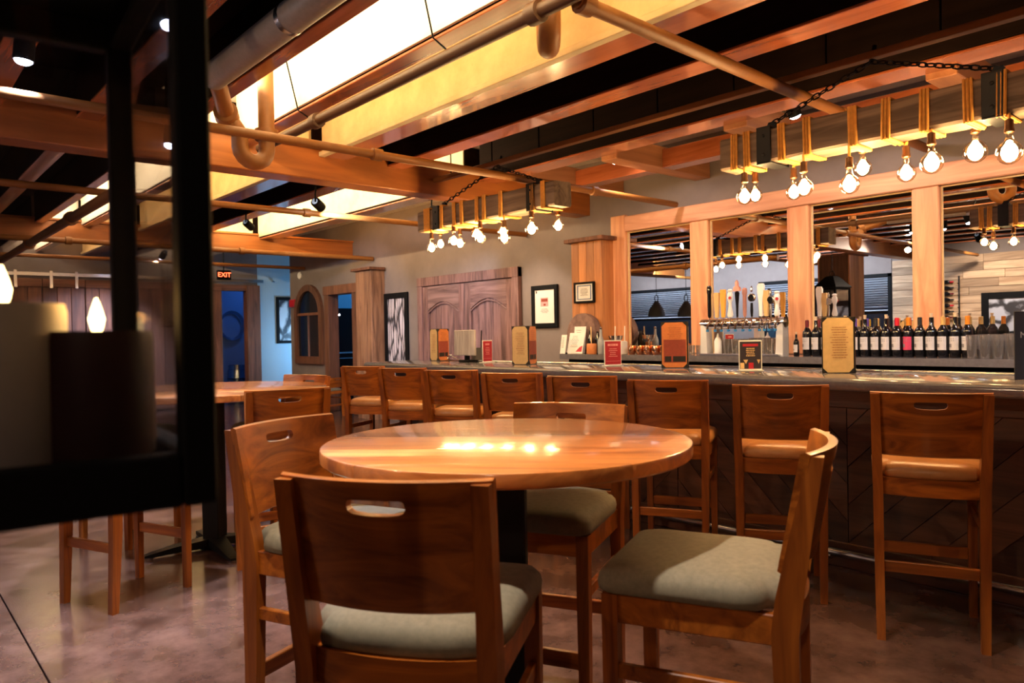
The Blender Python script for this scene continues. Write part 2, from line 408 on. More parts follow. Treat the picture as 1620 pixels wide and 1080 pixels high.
# blocking between the last joist and the back wall
for x0, x1, y0, y1 in ((-5.55, -5.35, 4.98, 6.4), (-4.42, -4.24, 4.98, 6.4), (-3.18, -2.98, 4.98, 6.4), (-1.75, -1.57, 4.98, 6.4)):
    part('blocking', MB().box((x0, y0, 2.86), (x1, y1, 3.06), .006), M['block'], ceiling)
for x0, x1, yy in ((-5.35, -4.42, 5.62), (-4.24, -3.18, 5.62), (-2.98, -1.75, 5.62), (-1.57, -.55, 5.62)):
    part('blocking', MB().box((x0, yy, 2.86), (x1, yy+.17, 3.03), .006), M['soffit'], ceiling)

# steel strut (cable channel) hung between two joists
st = empty('cable_strut', (-3.2, 4.2, 2.80)); tag(st, 'thin tan steel strut hung on short rods between dark ceiling joists', 'strut')
part('channel', MB().box((-5.85, 4.17, 2.815), (-.55, 4.23, 2.855), .004), M['pipe'], st)
for k in range(9):
    x = -5.6+k*.6
    part('rod', MB().lathe([(.006, 2.845), (.006, 3.3)], 6, Tm((x, 4.2, 0))), M['blackmat'], st)

# ------------------------------------------------------------------ pipes and duct
def pipe(name, pts, r, mat, label, cat='pipe', fit=None, n=12):
    e = empty(name, pts[0]); tag(e, label, cat)
    part('run', MB().tube(pts, r, n), M[mat], e)
    for p, ax in (fit or []):
        p = Vector(p); d = Vector(ax)
        part('coupling', MB().tube([p-d*.04, p-d*.035, p+d*.035, p+d*.04], r*1.4, n, radii=[r*1.1, r*1.45, r*1.45, r*1.1]), M[mat], e)
    return e
def arc(c, r, a0, a1, u, v, n=8):
    return [Vector(c)+Vector(u)*(r*math.cos(a0+(a1-a0)*i/n))+Vector(v)*(r*math.sin(a0+(a1-a0)*i/n)) for i in range(n+1)]
zp = 2.80
pa = A(436, 225, z=zp); pb = A(838, 22, z=zp); yp = (pa.y+pb.y)/2
pipe('sprinkler_main', [(pa.x-.25, yp, zp), (-4, yp, zp), (pb.x+.15, yp, zp), (-.57, yp, zp)], .035, 'pipeshade', 'long sprinkler pipe under the joist beside the brightest lit bay', fit=[((-2.45, yp, zp), (1, 0, 0)), ((-4.6, yp, zp), (1, 0, 0))])
for k, x in enumerate((-3.35, -4.9)):
    pass
xq = A(1100, 90, z=2.75).x
pipe('sprinkler_branch', [(xq, yp+.037, 2.79), (xq, 4.0, 2.77), (xq, 6.36, 2.75)], .034, 'pipe', 'sprinkler branch pipe crossing under the joists above the longer bulb beam', fit=[((xq, yp+.09, 2.79), (0, 1, 0)), ((xq, 4.9, 2.75), (0, 1, 0))])
xq2 = A(760, 272, z=2.62).x
pipe('sprinkler_branch', [(xq2, -2.5, 2.62), (xq2, 2.3, 2.62), (xq2, 6.22, 2.62)], .03, 'pipe', 'sprinkler branch pipe running past the timber girder toward the mirror posts', fit=[((xq2, 2.75, 2.62), (0, 1, 0)), ((xq2, 5.0, 2.62), (0, 1, 0))])
xq3 = A(500, 338, z=2.6).x
pipe('sprinkler_branch', [(xq3, -2.5, 2.6), (xq3, 2.3, 2.6), (xq3, 6.38, 2.6)], .03, 'pipe', 'sprinkler branch pipe beyond the near girder with a spotlight beside it', fit=[((xq3, 3.4, 2.6), (0, 1, 0))])
pipe('sprinkler_branch', [(-10.7, -2.5, 2.62), (-10.7, 2.3, 2.62), (-10.7, 6.38, 2.62)], .035, 'pipe', 'sprinkler branch pipe in front of the far girder', fit=[((-10.7, 4.2, 2.62), (0, 1, 0)), ((-10.7, 2.0, 2.62), (0, 1, 0))])
pipe('sprinkler_branch', [(-13.2, -2.5, 2.66), (-13.2, 2.3, 2.66), (-13.2, 6.38, 2.66)], .03, 'pipe', 'sprinkler branch pipe nearest the plank end wall', fit=[((-13.2, 4.6, 2.66), (0, 1, 0))])
pipe('sprinkler_main', [(-14.6, 1.52, 2.51), (-9, 1.52, 2.51), (-6.2, 1.52, 2.51)], .045, 'pipe', 'sprinkler main pipe running lengthwise beyond the near girder', fit=[((-8.0, 1.52, 2.51), (1, 0, 0)), ((-10.3, 1.52, 2.51), (1, 0, 0))])
# grey wrapped duct and the drain trap below its end
dc = A(400, 74, y=1.60); dzz = dc.z
de = A(338, 130, y=1.60).x
dk = empty('round_duct', (-2, 1.5, dzz)); tag(dk, 'grey wrapped round duct running beside the brightest lit ceiling bay', 'duct')
part('run', MB().tube([(de, 1.6, dzz), (-2.5, 1.6, dzz), (-.57, 1.6, dzz)], .078, 20), M['duct'], dk)
for x in (-3.4, -2.4, -1.0): part('band', MB().tube([(x-.02, 1.6, dzz), (x+.02, 1.6, dzz)], .081, 20), M['steel'], dk)
yv = 2.05
vx = A(421, 180, y=yv).x; zb = A(418, 252, y=yv).z+.05
r_ = .06
vtop = Vector((vx, yv, 3.28))
p1 = Vector((vx+.02, 1.78, A(372, 172, y=1.78).z)); p0 = Vector((de-.02, 1.63, dzz-.02))
trap = [p0, p0+(p1-p0)*.5, p1, Vector((vx+.01, 1.86, p1.z-.10)), Vector((vx, 1.87, zb+.06))]
trap += [Vector((vx, 1.96, zb))+Vector((0, -.09*math.cos(a), -.09*math.sin(a))) for a in [math.pi*i/8 for i in range(9)]]
trap += [Vector((vx, yv, 2.9)), vtop]
pipe('drain_trap', trap, .052, 'pipe', 'painted drain pipe with a U trap hanging below the lit bay', fit=[(p1, (p1-p0).normalized()), ((vx, yv, zb+.10), (0, 0, 1))], n=14)
tx = A(869, 20, y=2.62)
tb = Vector((tx.x, tx.y, A(869, 48, y=2.62).z)); fv_ = Vector((FW.x, FW.y, 0)).normalized()
trap2 = [tb+fv_*.20+Vector((0, 0, 3.28-tb.z)), tb+fv_*.20+Vector((0, 0, .3))] + [tb+fv_*(.10+.10*math.cos(a))+Vector((0, 0, -.10*math.sin(a)+.06)) for a in [math.pi*i/8 for i in range(9)]] + [tb+Vector((0, 0, .3)), tb+Vector((0, 0, 3.28-tb.z))]
pipe('drain_trap', trap2, .058, 'pipe', 'drain trap hanging beside the sprinkler pipe crossing near the longer bulb beam', fit=[], n=16)
# pipe hangers (thin wire loops)
for x in (A(706, 60, z=2.9).x, -4.7):
    tag(MB().tube([(x, yp, 2.84), (x, 2.25, 2.88), (x, 2.15, 3.29)], .005, 6).build('pipe_hanger', M['blackmat']), 'thin wire hanger holding the long sprinkler pipe', 'hanger', 'sprinkler pipe hangers')

# ------------------------------------------------------------------ strip lights hidden on the joists
def strip(x0, x1, y, zc, power, label, col=AMBER, up=True):
    e = empty('strip_light', ((x0+x1)/2, y, zc)); tag(e, label, 'light', 'strip lights on the joists')
    part('housing', MB().box((x0, y, zc-.03), (x1, y+.035, zc+.03), .004), M['white'], e)
    part('tube', MB().tube([(x0+.05, y+.055, zc+.01), (x1-.05, y+.055, zc+.01)], .014, 8), M['tube'], e)
    l = lamp('AREA', 'strip_glow', ((x0+x1)/2, y+.085, zc+.02), power, col, ((x0+x1)/2, y+.30, zc+.22), shape='RECTANGLE', size=x1-x0, size_y=.03)
    return e
LAB = 'fluorescent strip light fixed to the hidden side of a ceiling joist'
for x0, x1, pw in ((-5.75, -3.2, 36), (-3.1, -.65, 36), (-11.3, -8.8, 30), (-8.7, -6.2, 30), (-14.8, -11.8, 30)):
    strip(x0, x1, 1.842, 3.02, pw, LAB, (1, .74, .38))
for x0, x1, pw in ((-5.75, -3.2, 13), (-3.1, -.65, 13), (-11.3, -8.8, 13), (-8.7, -6.2, 13), (-14.8, -11.8, 13)):
    strip(x0, x1, 2.422, 3.02, pw, LAB, AMBER)
for x0, x1, pw in ((-11.3, -8.8, 60), (-8.7, -6.2, 60), (-14.8, -11.8, 50)):
    strip(x0, x1, 3.862, 3.02, pw, LAB, (1, .74, .40))
for x0, x1, pw in ((-11.3, -8.8, 16), (-8.7, -6.2, 16)):
    strip(x0, x1, 4.982, 3.02, pw, LAB, AMBER)

# ------------------------------------------------------------------ spotlights
def spot(loc, tgt, power, label, ang=70, blend=.5, col=COOL, drop=.0):
    loc = Vector(loc); e = empty('spotlight', loc); tag(e, label, 'spotlight', 'ceiling spotlights')
    d = (Vector(tgt)-loc).normalized(); q = d.to_track_quat('-Z', 'Y').to_matrix().to_4x4(); Mx = Matrix.Translation(loc) @ q
    part('can', MB().lathe([(.030, .15), (.048, .13), (.048, 0), (.044, 0), (.044, .012)], 16, Mx, cap=False), M['blackmat'], e)
    part('lens', MB().lathe([(.043, .008), (.040, -.006), (.026, -.018), (.001, -.024)], 16, Mx, cap=False), M['spotface'], e)
    part('stem', MB().tube([loc-d*.13, loc-d*.13+Vector((0, 0, .08)), Vector((loc.x, loc.y, 3.29))], .009, 8), M['blackmat'], e)
    lamp('SPOT', 'spot_beam', loc+d*.03, power, col, tgt, spot_size=R(ang), spot_blend=blend, shadow_soft_size=.045)
    return e
SL = 'black ceiling spotlight '
p = A(975, 255, y=5.20); spot(p, (p.x+.25, 6.2, 1.2), 60, SL+'shining on the copper mugs under the first mirror', 150, .7, (1, .80, .70))
p = A(1258, 183, y=5.20); spot(p, (p.x+.1, 6.2, 1.2), 60, SL+'shining on the wine bottles behind the longer bulb beam', 150, .7, (1, .80, .70))
spot((-.9, 5.2, 2.72), (-.9, 6.2, 1.2), 60, SL+'added to brighten the drinking glasses past the wine bottles', 140, .7, (1, .80, .70))  # unseen extra lamp, added to brighten the back bar
p = A(70, 55, z=2.78); spot(p, (p.x-.2, p.y-.1, 0), 230, SL+'over the near floor, first of a close pair', 75)
p = A(37, 96, z=2.78); spot(p, (p.x-.2, p.y-.2, 0), 230, SL+'over the near floor, second of a close pair', 75)
p = A(270, 40, z=2.78); spot(p, (-2.75, 1.0, 0), 260, SL+'over the guests stools at the near round table', 70)
p = A(270, 230, z=2.66); spot(p, (p.x+.2, p.y-.3, 0), 300, SL+'over the far round table beside the girder', 70)
p = A(255, 408, z=2.7); spot(p, (-14.6, 3.2, 1.2), 700, SL+'near the plank end wall', 70)
p = A(508, 328, z=2.62); spot(p, (-9.0, 6.3, 1.7), 330, SL+'aimed at the weathered panelled doors', 55, .6)
p = A(398, 360, z=2.75); spot(p, (-11.0, 6.3, 1.5), 110, SL+'aimed at the tall tree picture', 60, .6)
spot((-1.5, .72, 2.8), (-1.15, 1.2, .7), 165, SL+'straight above the near round table', 72, .3, (1, .88, .74))
spot((1.0, -1.9, 2.75), (-1.6, 3.3, .8), 40, SL+'added as front fill by the plank wall, first of three', 75, .8, (1, .66, .38))  # this and the next two: fill lamps added to brighten the stool backs
spot((-2.6, -1.9, 2.75), (-3.2, 3.5, .9), 80, SL+'added as front fill by the plank wall, second of three', 75, .8, (1, .66, .38))
spot((-5.4, -1.7, 2.75), (-6.2, 4.5, 1.2), 100, SL+'added as front fill by the broad timber pillar', 75, .8, (1, .76, .56))
spot((1.6, 3.3, 2.8), (.3, 5.6, 1.2), 160, SL+'over the end of the bar', 85, .6)
spot((-7.2, 5.2, 2.75), (-6.6, 6.2, 1.2), 90, SL+'over the certificate pillar', 75, .6, (1, .8, .6))

# ================================================================== BACK WALL: doors, frames, posts, mirrors
def clip(poly, fn):
    out = []
    for i in range(len(poly)):
        a, b = poly[i-1], poly[i]; fa, fb = fn(a), fn(b)
        if (fa >= 0) != (fb >= 0):
            t = fa/(fa-fb); out.append((a[0]+(b[0]-a[0])*t, a[1]+(b[1]-a[1])*t))
        if fb >= 0: out.append(b)
    return out
def rclip(poly, x0, x1, y0, y1):
    for fn in (lambda p: p[0]-x0, lambda p: x1-p[0], lambda p: p[1]-y0, lambda p: y1-p[1]):
        poly = clip(poly, fn)
        if len(poly) < 3: return None
    return poly

# pair of arched panel doors on the grey wall
x0 = A(662, 500, y=YB-.05).x; x1 = A(822, 500, y=YB-.05).x; zt = A(740, 431, y=YB-.05).z
d1 = empty('door_1', ((x0+x1)/2, YB, 0)); tag(d1, 'pair of weathered purple-brown arched panel doors on the grey wall', kind='structure')
fr = MB().box((x0, YB-.07, 0), (x0+.12, YB, zt), .006).box((x1-.12, YB-.07, 0), (x1, YB, zt), .006).box((x0, YB-.075, zt-.13), (x1, YB, zt), .006)
part('door_frame', fr, M['old'], d1)
xm = (x0+x1)/2
for k, (a, b) in enumerate(((x0+.125, xm-.004), (xm+.004, x1-.125))):
    zl = zt-.14; lf = empty('door_leaf', ((a+b)/2, YB, 0)); onto(lf, d1)
    lo = Vector(lf.matrix_basis.translation) + d1.location
    def sub(name, mb, mat):
        o = mb.build(name, mat, None); o.parent = lf; o.location = o.location - lo; return o
    sub('stile', MB().box((a, YB-.05, 0), (a+.13, YB-.005, zl), .004), M['old'])
    sub('stile', MB().box((b-.13, YB-.05, 0), (b, YB-.005, zl), .004), M['old'])
    # arched top rail: polygon in x,z
    ia, ib = a+.13, b-.13; n = 12; zs = zl-.36; rise = .13
    pts = [(ia, zl), (ia, zs)] + [(ia+(ib-ia)*i/n, zs+rise*math.sin(math.pi*i/n)) for i in range(1, n)] + [(ib, zs), (ib, zl)]
    sub('top_rail', MB().prism(pts, YB-.05, YB-.005, 'y'), M['old_x'])
    sub('bottom_rail', MB().box((ia, YB-.05, 0), (ib, YB-.005, .22), .004), M['old_x'])
    sub('mid_rail', MB().box((ia, YB-.05, .85), (ib, YB-.005, 1.0), .004), M['old_x'])
    wv = (ib-ia)/5
    for q in range(5):
        sub('plank', MB().box((ia+q*wv+.003, YB-.028, .2), (ia+(q+1)*wv-.003, YB-.006, zs+rise), .004), M['old'])
    sub('arch_bead', MB().tube([(ia, YB-.045, zs-.03)]+[(ia+(ib-ia)*i/n, YB-.045, zs-.03+rise*math.sin(math.pi*i/n)) for i in range(1, n)]+[(ib, YB-.045, zs-.03)], .012, 6), M['old_x'])

def pic(name, px0, px1, py0, py1, y, fw, fmat, label, cat='picture', mat=None, depth=.03):
    c = A((px0+px1)/2, (py0+py1)/2, y=y); a = A(px0, (py0+py1)/2, y=y).x; b = A(px1, (py0+py1)/2, y=y).x
    t = A((px0+px1)/2, py0, y=y).z; bt = A((px0+px1)/2, py1, y=y).z
    e = empty(name, ((a+b)/2, y, bt)); tag(e, label, cat)
    part('frame', MB().box((a, y-depth, bt), (a+fw, y, t), .003).box((b-fw, y-depth, bt), (b, y, t), .003)
         .box((a+fw, y-depth, bt), (b-fw, y, bt+fw), .003).box((a+fw, y-depth, t-fw), (b-fw, y, t), .003), fmat, e)
    part('print', MB().box((a+fw, y-depth*.5, bt+fw), (b-fw, y-.002, t-fw)), mat or M['paper'], e)
    return e, a+fw, b-fw, bt+fw, t-fw
def art(e, rects, y, mat, name='print_block'):
    mb = MB()
    for x0_, x1_, z0_, z1_ in rects: mb.box((x0_, y-.002, z0_), (x1_, y, z1_))
    return part(name, mb, mat, e)
def lines(a, b, z0, z1, n, th, seed=1, fill=.9):
    rnd = random.Random(seed); out = []
    for i in range(n):
        zc = z1-(z1-z0)*(i+.5)/n; x = a+(b-a)*(.5-rnd.uniform(.3, .5)*fill); xe = b-(x-a)
        while x < xe-.004:
            wd = rnd.uniform(.02, .09)*(b-a)*2; out.append((x, min(x+wd, xe), zc-th/2, zc+th/2)); x += wd+.012*(b-a)*2
    return out
e, a, b, c, d = pic('framed_poster', 843, 884, 451, 518, YB-.005, .055, M['blackmat'], 'black framed white poster with a small red print on the grey wall')
w_ = b-a; h_ = d-c
art(e, [(a+w_*.30, a+w_*.68, c+h_*.50, c+h_*.76)], YB-.021, M['pinkink'], 'print_picture')
art(e, [(a+w_*.34, a+w_*.66, c+h_*.64, c+h_*.73), (a+w_*.46, a+w_*.56, c+h_*.52, c+h_*.58)], YB-.024, M['menured'], 'print_red')
art(e, lines(a+w_*.25, b-w_*.25, c+h_*.30, c+h_*.44, 4, h_*.008), YB-.021, M['ink'], 'print_lines')
art(e, [(a+w_*.06, a+w_*.12, c+h_*.90, c+h_*.97)], YB-.021, M['menugrey'], 'print_mark')
# tall tree picture
def treemat(name, bg, fg, scale):
    m, nt, bsdf = nmat(name); L = nt.links.new
    tc = nt.nodes.new('ShaderNodeTexCoord'); mp = nt.nodes.new('ShaderNodeMapping'); mp.inputs['Scale'].default_value = scale
    v = nt.nodes.new('ShaderNodeTexVoronoi'); v.feature = 'DISTANCE_TO_EDGE'; v.inputs['Scale'].default_value = 1
    n = nt.nodes.new('ShaderNodeTexNoise'); n.inputs['Scale'].default_value = 3; n.inputs['Detail'].default_value = 6
    mx = nt.nodes.new('ShaderNodeMix'); mx.data_type = 'VECTOR'; mx.inputs[0].default_value = .25
    L(tc.outputs['Object'], mp.inputs[0]); L(mp.outputs[0], n.inputs[0]); L(mp.outputs[0], mx.inputs[4]); L(n.outputs['Color'], mx.inputs[5]); L(mx.outputs[1], v.inputs[0])
    r = nt.nodes.new('ShaderNodeValToRGB'); r.color_ramp.elements[0].position = .05; r.color_ramp.elements[1].position = .16
    r.color_ramp.elements[0].color = (*fg, 1); r.color_ramp.elements[1].color = (*bg, 1)
    L(v.outputs[0], r.inputs[0]); L(r.outputs[0], bsdf.inputs['Base Color']); bsdf.inputs['Roughness'].default_value = .4
    return m
e, a, b, c, d = pic('tree_picture', 611, 648, 463, 640, YB-.005, .09, M['blackmat'], 'tall dark framed picture of tree trunks in black and white', mat=treemat('tree_print', (.55, .5, .55), (.03, .03, .04), (22, 1, 3.0)))
# arched mirror-window frame
aw = empty('arched_window_frame', A(491, 575, y=YB)); tag(aw, 'old arched wooden window frame with panes hung on the tan wall', 'window frame')
a = A(470, 520, y=YB).x; b = A(513, 520, y=YB).x; c = A(491, 575, y=YB).z; t = A(491, 450, y=YB).z; rr = (b-a)/2; zc = t-rr
def archring(r, n=14): return [((a+b)/2+r*math.cos(math.pi*i/n), zc+r*math.sin(math.pi*i/n)) for i in range(n+1)]
o_ = [(b, c)]+archring(rr)+[(a, c)]; i_ = [(b-.12, c+.14)]+archring(rr-.12)+[(a+.12, c+.14)]
mb = MB(); n = len(o_)
for k in range(n):
    k2 = (k+1) % n; mb.prism([o_[k], o_[k2], i_[k2], i_[k]], YB-.06, YB, 'y')
part('frame', mb, M['barn'], aw)
part('pane', MB().prism(i_, YB-.02, YB-.012, 'y'), M['nightglass'], aw)
part('mullion', MB().box(((a+b)/2-.018, YB-.045, c+.13), ((a+b)/2+.018, YB-.02, zc), .003), M['old'], aw)
part('crossbar', MB().box((a+.11, YB-.045, zc-.02), (b-.11, YB-.02, zc+.03), .003), M['barn'], aw)
tag(bx('fire_alarm', A(463, 486, y=YB-.001)-Vector((.06, .05, .0)), A(467, 476, y=YB)+Vector((.06, 0, .03)), M['redpaint'], None, .01), 'small red fire alarm box beside the arched frame', 'alarm')
sm = empty('wall_detector', A(476, 436, y=YB)); tag(sm, 'small round white detector high on the tan wall', 'detector')
part('body', MB().lathe([(.07, 0), (.07, .03), (.05, .05)], 16, Matrix.Translation(A(476, 436, y=YB)) @ Matrix.Rotation(R(90), 4, 'X')), M['white'], sm)
# doorway trim beside the timber pillar
d2 = empty('trim_1', ((dxl+dxr)/2, YB, 0)); tag(d2, kind='structure')
part('jamb', MB().box((dxl-.13, YB-.05, 0), (dxl+.03, YB+.16, dz), .006), M['barn'], d2)
part('jamb', MB().box((dxr-.03, YB-.05, 0), (dxr+.13, YB+.16, dz), .006), M['barn'], d2)
part('head', MB().box((dxl-.15, YB-.06, dz-.02), (dxr+.15, YB+.16, dz+.14), .006), M['barn'], d2)
# far-left clad pillar and the pillar by the bar
def pillar(name, x0_, x1_, y0_, y1_, zt_, label, np=4, pm='pillar'):
    e = empty(name, ((x0_+x1_)/2, (y0_+y1_)/2, 0)); tag(e, label, 'pillar')
    part('core', MB().box((x0_+.02, y0_+.02, 0), (x1_-.02, y1_-.0, zt_)), M['barn'], e)
    wv = (x1_-x0_)/np
    for q in range(np): part('board', MB().box((x0_+q*wv+.002, y0_, 0), (x0_+(q+1)*wv-.002, y0_+.025, zt_), .004), M[pm], e)
    ny = max(1, int((y1_-y0_)/.16)); wv = (y1_-y0_)/ny
    for q in range(ny):
        part('board', MB().box((x1_-.025, y0_+.027+q*wv, 0), (x1_, y0_+.025+(q+1)*wv-.004, zt_), .004), M[pm], e)
        part('board', MB().box((x0_, y0_+.027+q*wv, 0), (x0_+.025, y0_+.025+(q+1)*wv-.004, zt_), .004), M[pm], e)
    part('cap', MB().box((x0_-.06, y0_-.06, zt_), (x1_+.06, y1_, zt_+.045), .006), M['barn'], e)
    return e
pl0 = A(562, 430, y=6.14); pl1 = A(586, 430, y=6.14)
pillar('timber_pillar', pl0.x, pl1.x, 6.14, 6.38, pl0.z, 'rough timber clad pillar between the doorway and the tree picture', 3, 'pillarold')
q0 = A(903, 383, y=6.14); q1 = A(951, 383, y=6.14)
pillar('timber_pillar', q0.x, q1.x, 6.14, 6.38, q0.z-.02, 'orange timber clad pillar holding a small certificate beside the mirrors', 4)
e, a, b, c, d = pic('certificate', 910, 942, 446, 479, 6.132, .022, M['blackmat'], 'small black framed certificate with a blue border on the timber pillar')
w_ = b-a; h_ = d-c
bl = plain('blue_border', (.10, .16, .30), .6)
art(e, [(a+w_*.1, b-w_*.1, c+h_*.08, c+h_*.13), (a+w_*.1, b-w_*.1, d-h_*.13, d-h_*.08), (a+w_*.1, a+w_*.15, c+h_*.08, d-h_*.08), (b-w_*.15, b-w_*.1, c+h_*.08, d-h_*.08)], 6.115, bl, 'border')
art(e, lines(a+w_*.25, b-w_*.25, c+h_*.3, c+h_*.75, 6, h_*.02, 4), 6.115, M['ink'], 'print_lines')

# mirror posts, header and mirrors
yp_ = 6.335
PX = [(966, 989), (1091, 1120), (1245, 1280), (1443, 1486)]
posts = [(A(p0_, 400, y=yp_).x, A(p1_, 400, y=yp_).x) for p0_, p1_ in PX]
posts.append((posts[3][0]+1.12, posts[3][1]+1.14)); posts.append((posts[4][0]+1.12, posts[4][1]+1.12))
hz0 = A(1465, 296, y=yp_).z; hz1 = A(1465, 262, y=yp_).z
names = ['solid timber post beside the certificate pillar', 'solid timber post behind the beer taps, on the pillar side', 'solid timber post between the beer taps and the wine bottles', 'solid timber post behind the row of wine bottles', 'solid timber post past the drinking glasses', 'solid timber post at the far end of the back bar']
ZC = 1.115
for k, (a, b) in enumerate(posts):
    zz = hz0 if k else hz1+.02
    tag(bx('timber_post', (a, yp_, ZC), (b, YB-.002, zz), M['post'], None, .008), names[k], 'post')
tag(bx('timber_header', (posts[0][1]+.004, yp_-.01, hz0+.002), (posts[5][1]+.1, YB-.002, hz1), M['post_x'], None, .008), 'long horizontal timber header resting on the mirror posts', 'beam')
ml = ['mirror panel between the certificate pillar post and the beer taps', 'mirror panel behind the beer taps', 'mirror panel behind the lighter end of the wine bottles', 'mirror panel behind the stacked drinking glasses', 'mirror panel at the far end of the back bar']
for k in range(5):
    a, b = posts[k][1]+.002, posts[k+1][0]-.002
    e = empty('mirror', ((a+b)/2, YB-.02, ZC)); tag(e, ml[k], 'mirror')
    part('silvered_glass', MB().box((a+.012, YB-.016, ZC+.012), (b-.012, YB-.004, hz0-.012)), M['mirror'], e, 0)
    part('edge_trim', MB().box((a, YB-.024, ZC), (a+.012, YB-.002, hz0-.002)).box((b-.012, YB-.024, ZC), (b, YB-.002, hz0-.002)).box((a+.012, YB-.024, hz0-.012), (b-.012, YB-.002, hz0-.002)).box((a+.012, YB-.024, ZC), (b-.012, YB-.002, ZC+.012)), M['cream'], e)

# ================================================================== BACK BAR COUNTER
bcx0 = A(884, 560, y=5.75).x; bcx1 = 3.0
pe = posts[0][0]-.01
tag(MB().prism([(bcx0, 5.762), (bcx0+.012, 5.75), (bcx1, 5.75), (bcx1, 6.235), (pe, 6.235), (pe, 6.055), (bcx0, 6.055)], ZC-.055, ZC, 'z').build('stone_worktop', M['counter']), 'grey stone back bar worktop under the mirrors', 'worktop')
tag(bx('back_counter_ledge', (posts[0][0]-.01, 6.238, ZC-.055), (bcx1, YB-.003, ZC-.002), M['counter'], None, .004), 'narrow stone ledge the mirror posts stand on', 'ledge')
x = bcx0+.05; k = 0
while x < bcx1-.2:
    x2 = min(x+.9, bcx1-.05)
    e = empty('back_cabinet', ((x+x2)/2, 6.0, 0)); tag(e, 'dark cabinet under the grey back bar worktop', 'cabinet', 'back bar cabinets')
    part('body', MB().box((x+.003, 5.85, .0), (x2-.003, 6.05, ZC-.056), .003), M['blackmat'], e)
    for a, b in ((x+.01, (x+x2)/2-.003), ((x+x2)/2+.003, x2-.01)):
        dd = part('door', MB().box((a, 5.825, .12), (b, 5.849, ZC-.09), .004), M['menugrey'], e)
        hh = MB().box((b-.06, 5.805, .75), (b-.045, 5.824, .95), .003).build('handle', M['steel'], None); hh.parent = dd; hh.location = hh.location - (dd.location+e.location)
    x = x2

# ================================================================== BAR
BZ = 1.085; BY0 = 3.83; BX0 = -6.66; BX1 = 2.4; BY1 = 4.47
mb = MB(); prof = []
for i in range(9):
    a = -math.pi/2-math.pi*i/8
    prof.append((BY0+.026+.026*math.cos(a), BZ-.035+.034*math.sin(a)))
rings = []
sec = [(BY1, BZ-.069)]+prof+[(BY1, BZ-.001)]
for xx, ins in ((BX0, .02), (BX0+.02, 0), (BX1, 0)):
    rings.append([(xx, yy+(ins if yy < 4 else -ins), zz) for yy, zz in sec])
mb.loft(rings)
tag(mb.build('stone_worktop', M['counter']), 'long polished dark stone bar top with a rounded front edge', 'bar top')
tag(bx('drip_rail', (BX0+.3, BY1+.004, BZ-.05), (BX1, BY1+.05, BZ+.012), M['steel'], None, .006), 'stainless rail along the working edge of the bar top', 'rail')
bar = empty('bar_counter', (-2, 4.15, 0)); tag(bar, 'dark wooden bar base clad in slanted planks behind the bar stools', 'bar')
part('body', MB().box((BX0+.18, 4.16, 0), (BX1, 4.44, BZ-.07)), M['barplank'], bar)
part('toe_board', MB().box((BX0+.16, 4.13, 0), (BX1, 4.16, .14), .004), M['barplank'], bar)
part('top_board', MB().box((BX0+.16, 4.12, .90), (BX1, 4.16, BZ-.07), .004), M['barplank'], bar)
secw = 1.15; x = BX0+.18; sgn = 1
while x < BX1-.01:
    xe = min(x+secw, BX1); pw = .15*1.4142; n0 = -8
    for k in range(-8, 20):
        u = x+k*pw
        if sgn > 0: poly = [(u, .14), (u+pw-.006, .14), (u+pw-.006+.76, .90), (u+.76, .90)]
        else: poly = [(u, .14), (u+pw-.006, .14), (u+pw-.006-.76, .90), (u-.76, .90)]
        poly = rclip(poly, x+.003, xe-.003, .14, .90)
        if poly: part('plank', MB().prism(poly, 4.133+random.uniform(0, .006), 4.16, 'y'), M['barplank'], bar)
    x = xe; sgn = -sgn
fr_ = A(1380, 885, y=4.06); e = empty('foot_rail', (-2, 4.06, 0)); tag(e, 'stainless foot rail along the base of the bar', 'foot rail')
part('rail', MB().tube([(BX0+.25, 4.06, fr_.z), (-2, 4.06, fr_.z), (BX1, 4.06, fr_.z)], .022, 12), M['steel'], e)
for x in [BX0+.5+k*1.4 for k in range(7)]:
    part('bracket', MB().tube([(x, 4.13, .06), (x, 4.09, .06), (x, 4.06, fr_.z-.02)], .014, 8), M['steel'], e)

